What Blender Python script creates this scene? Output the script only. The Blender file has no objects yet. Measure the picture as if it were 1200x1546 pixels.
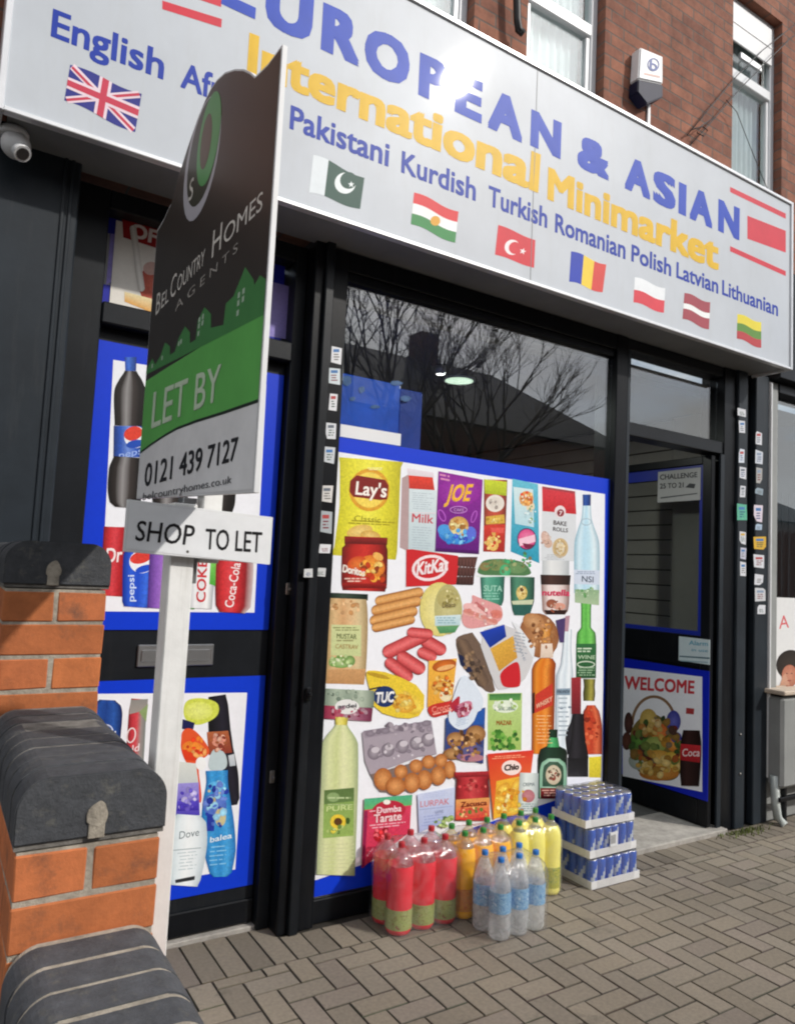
import bpy, bmesh, math, random
from mathutils import Vector, Matrix
random.seed(7)
C = bpy.context.scene.collection

# ------------------------------------------------------------------ camera, sky, sun, exposure
FPX, PCX, PCY, EYE = 1114.913, 600.0, 773.0, 1.6
AX = Vector((0.84448818, 0.08397439, 0.52894992))      # world X, Y, Z seen by the lens (right, down, forward)
AY = Vector((-0.53341049, 0.04318806, 0.84475325))
AZ = Vector((0.04809331, -0.99553156, 0.08126463))
cam_data = bpy.data.cameras.new("camera")
cam = bpy.data.objects.new("camera", cam_data); C.objects.link(cam)
cam_data.sensor_fit = 'HORIZONTAL'; cam_data.sensor_width = 36; cam_data.lens = 36 * FPX / 1200
cam_data.clip_start = 0.05; cam_data.clip_end = 500
cam.matrix_world = Matrix(((AX[0], -AX[1], -AX[2], 0), (AY[0], -AY[1], -AY[2], 0), (AZ[0], -AZ[1], -AZ[2], EYE), (0, 0, 0, 1)))
bpy.context.scene.camera = cam

SUN = Vector((0.4717, -0.6683, 0.5752)).normalized()
world = bpy.data.worlds.new("World"); bpy.context.scene.world = world; world.use_nodes = True
nt = world.node_tree; nt.nodes.clear()
def N(t, typ, **kw):
    n = t.nodes.new(typ)
    for k, v in kw.items(): setattr(n, k, v)
    return n
out = N(nt, 'ShaderNodeOutputWorld'); bg = N(nt, 'ShaderNodeBackground'); bg.inputs[1].default_value = 0.135
sky = N(nt, 'ShaderNodeTexSky', sky_type='NISHITA', sun_disc=False)
sky.sun_elevation = math.asin(SUN.z); sky.sun_rotation = math.atan2(SUN.x, SUN.y)
tc = N(nt, 'ShaderNodeTexCoord'); sep = N(nt, 'ShaderNodeSeparateXYZ'); nt.links.new(tc.outputs['Generated'], sep.inputs[0])
zz = N(nt, 'ShaderNodeMath', operation='ADD'); zz.inputs[1].default_value = 0.25; nt.links.new(sep.outputs[2], zz.inputs[0])
zm = N(nt, 'ShaderNodeMath', operation='MAXIMUM'); zm.inputs[1].default_value = 0.08; nt.links.new(zz.outputs[0], zm.inputs[0])
dx = N(nt, 'ShaderNodeMath', operation='DIVIDE'); dy = N(nt, 'ShaderNodeMath', operation='DIVIDE')
nt.links.new(sep.outputs[0], dx.inputs[0]); nt.links.new(zm.outputs[0], dx.inputs[1])
nt.links.new(sep.outputs[1], dy.inputs[0]); nt.links.new(zm.outputs[0], dy.inputs[1])
cmb = N(nt, 'ShaderNodeCombineXYZ'); nt.links.new(dx.outputs[0], cmb.inputs[0]); nt.links.new(dy.outputs[0], cmb.inputs[1])
noi = N(nt, 'ShaderNodeTexNoise', noise_dimensions='4D'); noi.inputs['W'].default_value = 1.7; noi.inputs['Scale'].default_value = 2.1; noi.inputs['Detail'].default_value = 7; noi.inputs['Roughness'].default_value = 0.58
nt.links.new(cmb.outputs[0], noi.inputs['Vector'])
rmp = N(nt, 'ShaderNodeValToRGB'); rmp.color_ramp.elements[0].position = 0.37; rmp.color_ramp.elements[1].position = 0.56
nt.links.new(noi.outputs['Fac'], rmp.inputs[0])
dot = N(nt, 'ShaderNodeVectorMath', operation='DOT_PRODUCT'); dot.inputs[1].default_value = SUN
nt.links.new(tc.outputs['Generated'], dot.inputs[0])
pw = N(nt, 'ShaderNodeMath', operation='POWER'); pw.inputs[1].default_value = 48; pw.use_clamp = True
nt.links.new(dot.outputs['Value'], pw.inputs[0])
halo = N(nt, 'ShaderNodeMath', operation='MULTIPLY_ADD'); halo.inputs[1].default_value = 40; halo.inputs[2].default_value = 7.6
nt.links.new(pw.outputs[0], halo.inputs[0])
cc = N(nt, 'ShaderNodeCombineXYZ')
for i in range(3): nt.links.new(halo.outputs[0], cc.inputs[i])
mixw = N(nt, 'ShaderNodeMixRGB'); nt.links.new(rmp.outputs[0], mixw.inputs[0]); nt.links.new(sky.outputs[0], mixw.inputs[1]); nt.links.new(cc.outputs[0], mixw.inputs[2])
nt.links.new(mixw.outputs[0], bg.inputs[0]); nt.links.new(bg.outputs[0], out.inputs[0])

sd = bpy.data.lights.new("sun", 'SUN'); sd.energy = 2.9; sd.angle = math.radians(1.6); sd.color = (1.0, 0.95, 0.88)
so = bpy.data.objects.new("sun", sd); C.objects.link(so)
so.rotation_euler = SUN.to_track_quat('Z', 'Y').to_euler(); so.location = (6, -9, 12)
vs = bpy.context.scene.view_settings
vs.view_transform = 'Standard'; vs.look = 'None'; vs.exposure = 0.0; vs.gamma = 1.0
bpy.context.scene.cycles.filter_width = 2.1      # a soft phone lens

# ------------------------------------------------------------------ measuring: a pixel of the survey photo -> a point on a real plane
def ray(px, py):
    d = Vector((px - PCX, py - PCY, FPX)); return Vector((AX.dot(d), AY.dot(d), AZ.dot(d)))
def aty(Y):
    def f(px, py):
        d = ray(px, py); t = Y / d.y; return Vector((d.x * t, Y, EYE + d.z * t))
    return f
def atx(X):
    def f(px, py):
        d = ray(px, py); t = X / d.x; return Vector((X, d.y * t, EYE + d.z * t))
    return f

# ------------------------------------------------------------------ colours and materials
def lin(h):
    h = h.lstrip('#')
    if len(h) == 3: h = ''.join(c * 2 for c in h)
    v = [int(h[i:i + 2], 16) / 255 for i in (0, 2, 4)]
    return tuple(c / 12.92 if c <= 0.04045 else ((c + 0.055) / 1.055) ** 2.4 for c in v)
def mat(name, col, rough=0.5, metal=0.0, var=0.15, scale=6.0, bump=0.0, bscale=60.0, coat=0.0, coatr=0.1, emit=None, spec=0.5, tr=0.0, ior=1.45):
    m = bpy.data.materials.new(name); m.use_nodes = True; t = m.node_tree; b = t.nodes['Principled BSDF']
    if isinstance(col, str): col = lin(col)
    b.inputs['Roughness'].default_value = rough; b.inputs['Metallic'].default_value = metal
    b.inputs['Coat Weight'].default_value = coat; b.inputs['Coat Roughness'].default_value = coatr
    b.inputs['Specular IOR Level'].default_value = spec; b.inputs['Transmission Weight'].default_value = tr; b.inputs['IOR'].default_value = ior
    c = N(t, 'ShaderNodeTexCoord')
    n = N(t, 'ShaderNodeTexNoise'); n.inputs['Scale'].default_value = scale; n.inputs['Detail'].default_value = 6; n.inputs['Roughness'].default_value = 0.65
    t.links.new(c.outputs['Object'], n.inputs['Vector'])
    r = N(t, 'ShaderNodeValToRGB'); r.color_ramp.elements[0].position = 0.3; r.color_ramp.elements[1].position = 0.72
    r.color_ramp.elements[0].color = tuple(x * (1 - var) for x in col) + (1,); r.color_ramp.elements[1].color = tuple(min(1, x * (1 + var)) for x in col) + (1,)
    t.links.new(n.outputs['Fac'], r.inputs[0]); t.links.new(r.outputs[0], b.inputs['Base Color'])
    if bump:
        n2 = N(t, 'ShaderNodeTexNoise'); n2.inputs['Scale'].default_value = bscale; n2.inputs['Detail'].default_value = 5
        t.links.new(c.outputs['Object'], n2.inputs['Vector'])
        bp = N(t, 'ShaderNodeBump'); bp.inputs['Strength'].default_value = bump; bp.inputs['Distance'].default_value = 0.004
        t.links.new(n2.outputs['Fac'], bp.inputs['Height']); t.links.new(bp.outputs[0], b.inputs['Normal'])
    if emit:
        b.inputs['Emission Color'].default_value = tuple(emit[:3]) + (1,); b.inputs['Emission Strength'].default_value = emit[3]
    return m
def vcol_mat(name, rough=0.4, photo=0.0, coat=0.0, coatr=0.1, var=0.08, scale=25, bump=0.0, bscale=80, dirt=None, spec=0.5):
    m = bpy.data.materials.new(name); m.use_nodes = True; t = m.node_tree; b = t.nodes['Principled BSDF']
    a = N(t, 'ShaderNodeAttribute', attribute_name='Col'); c = N(t, 'ShaderNodeTexCoord')
    n = N(t, 'ShaderNodeTexNoise'); n.inputs['Scale'].default_value = scale; n.inputs['Detail'].default_value = 6; n.inputs['Roughness'].default_value = 0.7
    t.links.new(c.outputs['Object'], n.inputs['Vector'])
    r = N(t, 'ShaderNodeMapRange'); r.inputs[1].default_value = 0.25; r.inputs[2].default_value = 0.75; r.inputs[3].default_value = 1 - var; r.inputs[4].default_value = 1 + var
    t.links.new(n.outputs['Fac'], r.inputs[0])
    mx = N(t, 'ShaderNodeMixRGB', blend_type='MULTIPLY'); mx.inputs[0].default_value = 1
    t.links.new(a.outputs['Color'], mx.inputs[1]); t.links.new(r.outputs[0], mx.inputs[2])
    last = mx.outputs[0]
    if photo:     # half-tone mottling of the printed pictures, strongest where the ink is strong
        hs = N(t, 'ShaderNodeSeparateColor', mode='HSV'); t.links.new(a.outputs['Color'], hs.inputs[0])
        n5 = N(t, 'ShaderNodeTexNoise'); n5.inputs['Scale'].default_value = 85; n5.inputs['Detail'].default_value = 5; n5.inputs['Roughness'].default_value = 0.75; n5.inputs['Distortion'].default_value = 0.8
        t.links.new(c.outputs['Object'], n5.inputs['Vector'])
        r5 = N(t, 'ShaderNodeMapRange'); r5.inputs[1].default_value = 0.3; r5.inputs[2].default_value = 0.7; r5.inputs[3].default_value = 1 - photo; r5.inputs[4].default_value = 1 + photo
        t.links.new(n5.outputs['Fac'], r5.inputs[0])
        lt = N(t, 'ShaderNodeMath', operation='LESS_THAN'); lt.inputs[1].default_value = 0.965; t.links.new(hs.outputs[1], lt.inputs[0])
        fm = N(t, 'ShaderNodeMath', operation='MULTIPLY'); t.links.new(hs.outputs[1], fm.inputs[0]); t.links.new(lt.outputs[0], fm.inputs[1])
        m5 = N(t, 'ShaderNodeMixRGB', blend_type='MULTIPLY'); t.links.new(fm.outputs[0], m5.inputs[0]); t.links.new(last, m5.inputs[1]); t.links.new(r5.outputs[0], m5.inputs[2]); last = m5.outputs[0]
    if dirt:
        n3 = N(t, 'ShaderNodeTexNoise'); n3.inputs['Scale'].default_value = dirt[1]; n3.inputs['Detail'].default_value = 8; n3.inputs['Roughness'].default_value = 0.7
        t.links.new(c.outputs['Object'], n3.inputs['Vector'])
        rr = N(t, 'ShaderNodeValToRGB'); rr.color_ramp.elements[0].position = dirt[2]; rr.color_ramp.elements[1].position = dirt[3]
        t.links.new(n3.outputs['Fac'], rr.inputs[0])
        m2 = N(t, 'ShaderNodeMixRGB'); t.links.new(rr.outputs[0], m2.inputs[0]); t.links.new(last, m2.inputs[1]); m2.inputs[2].default_value = tuple(dirt[0]) + (1,)
        last = m2.outputs[0]
    t.links.new(last, b.inputs['Base Color'])
    b.inputs['Roughness'].default_value = rough; b.inputs['Coat Weight'].default_value = coat; b.inputs['Coat Roughness'].default_value = coatr; b.inputs['Specular IOR Level'].default_value = spec
    if bump:
        n2 = N(t, 'ShaderNodeTexNoise'); n2.inputs['Scale'].default_value = bscale; n2.inputs['Detail'].default_value = 6; n2.inputs['Roughness'].default_value = 0.7
        t.links.new(c.outputs['Object'], n2.inputs['Vector'])
        bp = N(t, 'ShaderNodeBump'); bp.inputs['Strength'].default_value = bump; bp.inputs['Distance'].default_value = 0.003
        t.links.new(n2.outputs['Fac'], bp.inputs['Height']); t.links.new(bp.outputs[0], b.inputs['Normal'])
    return m
def film_mat(name, tint=(1, 1, 1), base=0.05, rough=0.02, bump=0.0, bscale=30, milk=0.0, milkcol=(.9, .92, .95), mvar=0.0, mscale=14):
    """clear sheet: straight-through light, a mirror share that grows towards grazing angles, and a little haze in the plastic"""
    m = bpy.data.materials.new(name); m.use_nodes = True; t = m.node_tree; t.nodes.clear()
    o = N(t, 'ShaderNodeOutputMaterial'); tr = N(t, 'ShaderNodeBsdfTransparent'); gl = N(t, 'ShaderNodeBsdfGlossy'); mx = N(t, 'ShaderNodeMixShader')
    tr.inputs[0].default_value = tuple(tint) + (1,); gl.inputs['Roughness'].default_value = rough
    lw = N(t, 'ShaderNodeLayerWeight'); lw.inputs[0].default_value = 0.5
    p5 = N(t, 'ShaderNodeMath', operation='POWER'); p5.inputs[1].default_value = 5; t.links.new(lw.outputs['Facing'], p5.inputs[0])
    ad = N(t, 'ShaderNodeMath', operation='MULTIPLY_ADD'); ad.inputs[1].default_value = 0.9; ad.inputs[2].default_value = base; ad.use_clamp = True
    t.links.new(p5.outputs[0], ad.inputs[0]); t.links.new(ad.outputs[0], mx.inputs[0])
    thru = tr.outputs[0]
    if milk:
        df = N(t, 'ShaderNodeBsdfDiffuse'); df.inputs[0].default_value = tuple(milkcol) + (1,); m2 = N(t, 'ShaderNodeMixShader'); m2.inputs[0].default_value = milk
        tl = N(t, 'ShaderNodeBsdfTranslucent'); tl.inputs[0].default_value = tuple(milkcol) + (1,); m3 = N(t, 'ShaderNodeMixShader'); m3.inputs[0].default_value = 0.4
        if mvar:
            c_ = N(t, 'ShaderNodeTexCoord'); n_ = N(t, 'ShaderNodeTexNoise'); n_.inputs['Scale'].default_value = mscale; n_.inputs['Detail'].default_value = 5; n_.inputs['Distortion'].default_value = 1.5; t.links.new(c_.outputs['Object'], n_.inputs['Vector'])
            r_ = N(t, 'ShaderNodeMapRange'); r_.inputs[1].default_value = .3; r_.inputs[2].default_value = .7; r_.inputs[3].default_value = milk * (1 - mvar); r_.inputs[4].default_value = milk * (1 + mvar); t.links.new(n_.outputs['Fac'], r_.inputs[0]); t.links.new(r_.outputs[0], m2.inputs[0])
        t.links.new(df.outputs[0], m3.inputs[1]); t.links.new(tl.outputs[0], m3.inputs[2])
        t.links.new(tr.outputs[0], m2.inputs[1]); t.links.new(m3.outputs[0], m2.inputs[2]); thru = m2.outputs[0]
    t.links.new(thru, mx.inputs[1]); t.links.new(gl.outputs[0], mx.inputs[2]); t.links.new(mx.outputs[0], o.inputs[0])
    if bump:
        c = N(t, 'ShaderNodeTexCoord'); n2 = N(t, 'ShaderNodeTexNoise'); n2.inputs['Scale'].default_value = bscale; n2.inputs['Detail'].default_value = 4; n2.inputs['Distortion'].default_value = 1.2
        t.links.new(c.outputs['Object'], n2.inputs['Vector'])
        bp = N(t, 'ShaderNodeBump'); bp.inputs['Strength'].default_value = bump; bp.inputs['Distance'].default_value = 0.01
        t.links.new(n2.outputs['Fac'], bp.inputs['Height']); t.links.new(bp.outputs[0], gl.inputs['Normal']); t.links.new(bp.outputs[0], lw.inputs['Normal'])
    return m

def weathered(m, dust=(0.10, 0.098, 0.09), amt=0.25, st=(9, 9, 0.7), lo=0.55, hi=0.85):
    """dust and rain streaks drawn down a painted surface"""
    t = m.node_tree; b = t.nodes['Principled BSDF']; src = b.inputs['Base Color'].links[0].from_socket
    c = N(t, 'ShaderNodeTexCoord'); mp = N(t, 'ShaderNodeMapping'); mp.inputs['Scale'].default_value = st; t.links.new(c.outputs['Object'], mp.inputs[0])
    n = N(t, 'ShaderNodeTexNoise'); n.inputs['Scale'].default_value = 3; n.inputs['Detail'].default_value = 7; n.inputs['Roughness'].default_value = 0.7; t.links.new(mp.outputs[0], n.inputs['Vector'])
    r = N(t, 'ShaderNodeMapRange'); r.inputs[1].default_value = lo; r.inputs[2].default_value = hi; r.inputs[3].default_value = 0; r.inputs[4].default_value = amt; t.links.new(n.outputs['Fac'], r.inputs[0])
    x = N(t, 'ShaderNodeMixRGB'); x.inputs[2].default_value = tuple(dust) + (1,); t.links.new(r.outputs[0], x.inputs[0]); t.links.new(src, x.inputs[1]); t.links.new(x.outputs[0], b.inputs['Base Color'])
    return m
M = dict(
    slate=mat('slate_paint', (0.017, 0.023, 0.030), 0.45, spec=0.32, var=0.3, scale=3, bump=0.08, bscale=40),
    black=mat('black_frame_paint', (0.005, 0.006, 0.008), 0.36, spec=0.25, var=0.35, scale=4, bump=0.05),
    dark=mat('charcoal_frame_paint', (0.009, 0.011, 0.014), 0.38, spec=0.3, var=0.3, scale=5, bump=0.06),
    white=mat('white_plastic', (0.74, 0.75, 0.76), 0.35, var=0.05, scale=3),
    upvc=mat('white_window_frame', (0.70, 0.72, 0.74), 0.3, var=0.06, scale=4),
    trim=mat('aluminium_trim', (0.72, 0.73, 0.75), 0.3, metal=0.35, var=0.08),
    soffit=mat('grey_soffit', (0.20, 0.21, 0.22), 0.5, var=0.15, scale=3),
    signface=mat('sign_sheet', (0.50, 0.535, 0.58), 0.5, var=0.07, scale=1.6, bump=0.05, bscale=2.2, coat=0.65, coatr=0.035, spec=0.3),
    mortar=mat('mortar', (0.36, 0.32, 0.26), 0.95, var=0.4, scale=30, bump=0.6, bscale=160),
    concrete=mat('threshold_concrete', (0.36, 0.34, 0.31), 0.9, var=0.3, scale=14, bump=0.4, bscale=120),
    sand=mat('joint_sand', (0.032, 0.028, 0.022), 0.95, var=0.4, scale=30, bump=0.5, bscale=200),
    asphalt=mat('asphalt', (0.05, 0.05, 0.052), 0.9, var=0.25, scale=20, bump=0.5, bscale=120),
    slab=mat('paving_slab', (0.21, 0.20, 0.185), 0.9, var=0.15, scale=4),
    postwood=mat('painted_post', (0.80, 0.80, 0.78), 0.55, var=0.08, scale=14, bump=0.15, bscale=60),
    corr=mat('board_edge', (0.74, 0.75, 0.76), 0.45, var=0.05),
    glass=film_mat('shop_glass', (0.92, 0.94, 0.94), 0.13, 0.0, bump=0.004, bscale=1.5),
    glass3=film_mat('tinted_glass', (0.70, 0.76, 0.80), 0.20, 0.0, bump=0.004, bscale=1.5),
    glass2=film_mat('upstairs_glass', (0.90, 0.93, 0.93), 0.10, 0.0),
    steel=mat('brushed_steel', (0.42, 0.43, 0.44), 0.35, metal=0.9, var=0.1),
    cream=mat('slatwall_board', (0.36, 0.34, 0.30), 0.6, var=0.1, scale=3),
    inner=mat('interior_paint', (0.17, 0.165, 0.155), 0.8, var=0.1),
    ceil=mat('interior_ceiling', (0.26, 0.255, 0.245), 0.9, var=0.05),
    tile=mat('interior_floor', (0.12, 0.12, 0.115), 0.5, var=0.2, scale=8),
    bluebox=mat('blue_cabinet', (0.012, 0.13, 0.85), 0.4, var=0.25, scale=6),
    lampglow=mat('ceiling_lamp_glow', (0.7, 0.75, 0.65), 0.5, emit=(0.72, 0.95, 0.72, 1.3)),
    bulbglow=mat('spot_bulb_glow', (0.8, 0.8, 0.8), 0.5, emit=(1, 0.98, 0.95, 5)),  # glow of the added ceiling spot that imitates a reflection
    cable=mat('black_cable', (0.012, 0.012, 0.013), 0.5),
    curtain=mat('net_curtain', (0.66, 0.72, 0.71), 0.9, var=0.12, scale=9),
    grey=mat('grey_cabinet_paint', (0.27, 0.28, 0.275), 0.45, var=0.1, scale=5),
    navy=mat('navy_plastic', (0.008, 0.011, 0.035), 0.5, spec=0.25),
    brass=mat('dull_lock_metal', (0.3, 0.29, 0.27), 0.4, metal=0.8),
    moss=mat('weed_green', (0.12, 0.15, 0.035), 0.85, var=0.4, scale=60),
    print_=vcol_mat('printed_vinyl', 0.42, coat=0.06, coatr=0.2, var=0.04, scale=30, photo=0.26, spec=0.28),
    signprint=vcol_mat('sign_vinyl', 0.5, coat=0.25, coatr=0.03, var=0.10, scale=5, spec=0.2),
    boardprint=vcol_mat('board_print', 0.36, coat=0.22, coatr=0.18, var=0.10, scale=9),
    brick=vcol_mat('orange_brick', 0.88, var=0.22, scale=30, bump=0.5, bscale=110, dirt=((0.10, 0.06, 0.042), 14, 0.54, 0.80)),
    coping=vcol_mat('blue_brick_coping', 0.72, var=0.38, scale=36, bump=0.85, bscale=110, dirt=((0.13, 0.125, 0.105), 38, 0.56, 0.76)),
    paver=vcol_mat('concrete_paver', 0.9, var=0.22, scale=60, bump=0.6, bscale=260, dirt=((0.075, 0.068, 0.055), 2.6, 0.60, 0.78)),
    cap_red=mat('red_cap', (0.40, 0.02, 0.03), 0.35), cap_green=mat('green_cap', (0.03, 0.22, 0.04), 0.35), cap_blue=mat('blue_cap', (0.02, 0.16, 0.50), 0.35),
    wrap=film_mat('shrink_wrap', (0.98, 0.98, 0.98), 0.07, 0.10, bump=1.0, bscale=17, milk=0.06, mvar=0.8, mscale=12),
    copmortar=mat('coping_joint', (0.17, 0.16, 0.145), 0.95, var=0.5, scale=30, bump=0.5, bscale=150),
    tray=mat('white_card_tray', (0.74, 0.74, 0.74), 0.6, var=0.06),
    canmetal=mat('can_top', (0.62, 0.63, 0.65), 0.3, metal=0.9, var=0.1),
    canprint=vcol_mat('can_print', 0.3, coat=0.4, coatr=0.1, var=0.05),
    labelprint=vcol_mat('bottle_label', 0.4, coat=0.3, var=0.08, scale=60),
    roof=mat('slate_roof', (0.045, 0.045, 0.05), 0.8, var=0.2, scale=8), bark=mat('tree_bark', (0.035, 0.028, 0.022), 0.9, var=0.3),
)
for k_ in ('slate', 'black', 'dark'): weathered(M[k_], amt=0.22 if k_ == 'slate' else 0.12)
weathered(M['postwood'], (0.45, 0.43, 0.38), 0.5, (40, 40, 1.5), .52, .8); weathered(M['signface'], (0.40, 0.41, 0.40), 0.25, (3, 3, 0.5), .5, .8); weathered(M['grey'], (0.15, 0.14, 0.12), .4)
def liquid(name, col, tr=0.35, rough=0.12):
    return mat(name, col, rough, var=0.06, scale=20, tr=tr, ior=1.2, coat=0.5, coatr=0.05)
def label_mat(name, cols, scale=38):
    m = bpy.data.materials.new(name); m.use_nodes = True; t = m.node_tree; b = t.nodes['Principled BSDF']; b.inputs['Roughness'].default_value = .4; b.inputs['Coat Weight'].default_value = .3
    c = N(t, 'ShaderNodeTexCoord'); n = N(t, 'ShaderNodeTexNoise'); n.inputs['Scale'].default_value = scale; n.inputs['Detail'].default_value = 4; n.inputs['Roughness'].default_value = .7; n.inputs['Distortion'].default_value = 1.6
    t.links.new(c.outputs['Object'], n.inputs['Vector']); r = N(t, 'ShaderNodeValToRGB'); r.color_ramp.interpolation = 'CONSTANT'; e = r.color_ramp.elements
    while len(e) < len(cols): e.new(.5)
    for i, q in enumerate(cols): e[i].position = .30 + .42 * i / len(cols) if i else 0; e[i].color = lin(q) + (1,)
    t.links.new(n.outputs['Fac'], r.inputs[0]); t.links.new(r.outputs[0], b.inputs['Base Color']); return m
def brickwall_mat(name, c1, c2, mor, bump=0.5):
    m = bpy.data.materials.new(name); m.use_nodes = True; t = m.node_tree; b = t.nodes['Principled BSDF']; b.inputs['Roughness'].default_value = 0.9
    c = N(t, 'ShaderNodeTexCoord'); s = N(t, 'ShaderNodeSeparateXYZ'); k = N(t, 'ShaderNodeCombineXYZ'); t.links.new(c.outputs['Object'], s.inputs[0])
    t.links.new(s.outputs[0], k.inputs[0]); t.links.new(s.outputs[2], k.inputs[1])
    br = N(t, 'ShaderNodeTexBrick'); br.inputs['Scale'].default_value = 1; br.inputs['Brick Width'].default_value = 0.232; br.inputs['Row Height'].default_value = 0.078
    br.inputs['Mortar Size'].default_value = 0.006; br.inputs['Mortar Smooth'].default_value = 0.3; br.inputs['Bias'].default_value = -0.1
    br.inputs['Color1'].default_value = tuple(c1) + (1,); br.inputs['Color2'].default_value = tuple(c2) + (1,); br.inputs['Mortar'].default_value = tuple(mor) + (1,)
    t.links.new(k.outputs[0], br.inputs['Vector'])
    n = N(t, 'ShaderNodeTexNoise'); n.inputs['Scale'].default_value = 7; n.inputs['Detail'].default_value = 8; n.inputs['Roughness'].default_value = 0.75; t.links.new(c.outputs['Object'], n.inputs['Vector'])
    r = N(t, 'ShaderNodeMapRange'); r.inputs[1].default_value = 0.3; r.inputs[2].default_value = 0.7; r.inputs[3].default_value = 0.6; r.inputs[4].default_value = 1.35; t.links.new(n.outputs['Fac'], r.inputs[0])
    mx = N(t, 'ShaderNodeMixRGB', blend_type='MULTIPLY'); mx.inputs[0].default_value = 1; t.links.new(br.outputs['Color'], mx.inputs[1]); t.links.new(r.outputs[0], mx.inputs[2]); t.links.new(mx.outputs[0], b.inputs['Base Color'])
    bp = N(t, 'ShaderNodeBump', invert=True); bp.inputs['Strength'].default_value = bump; bp.inputs['Distance'].default_value = 0.01; t.links.new(br.outputs['Fac'], bp.inputs['Height']); t.links.new(bp.outputs[0], b.inputs['Normal'])
    return m
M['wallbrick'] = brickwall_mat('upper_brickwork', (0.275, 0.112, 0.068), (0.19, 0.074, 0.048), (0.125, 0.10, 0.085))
M['farbrick'] = brickwall_mat('opposite_brickwork', (0.14, 0.06, 0.04), (0.10, 0.045, 0.03), (0.10, 0.08, 0.07))

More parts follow.
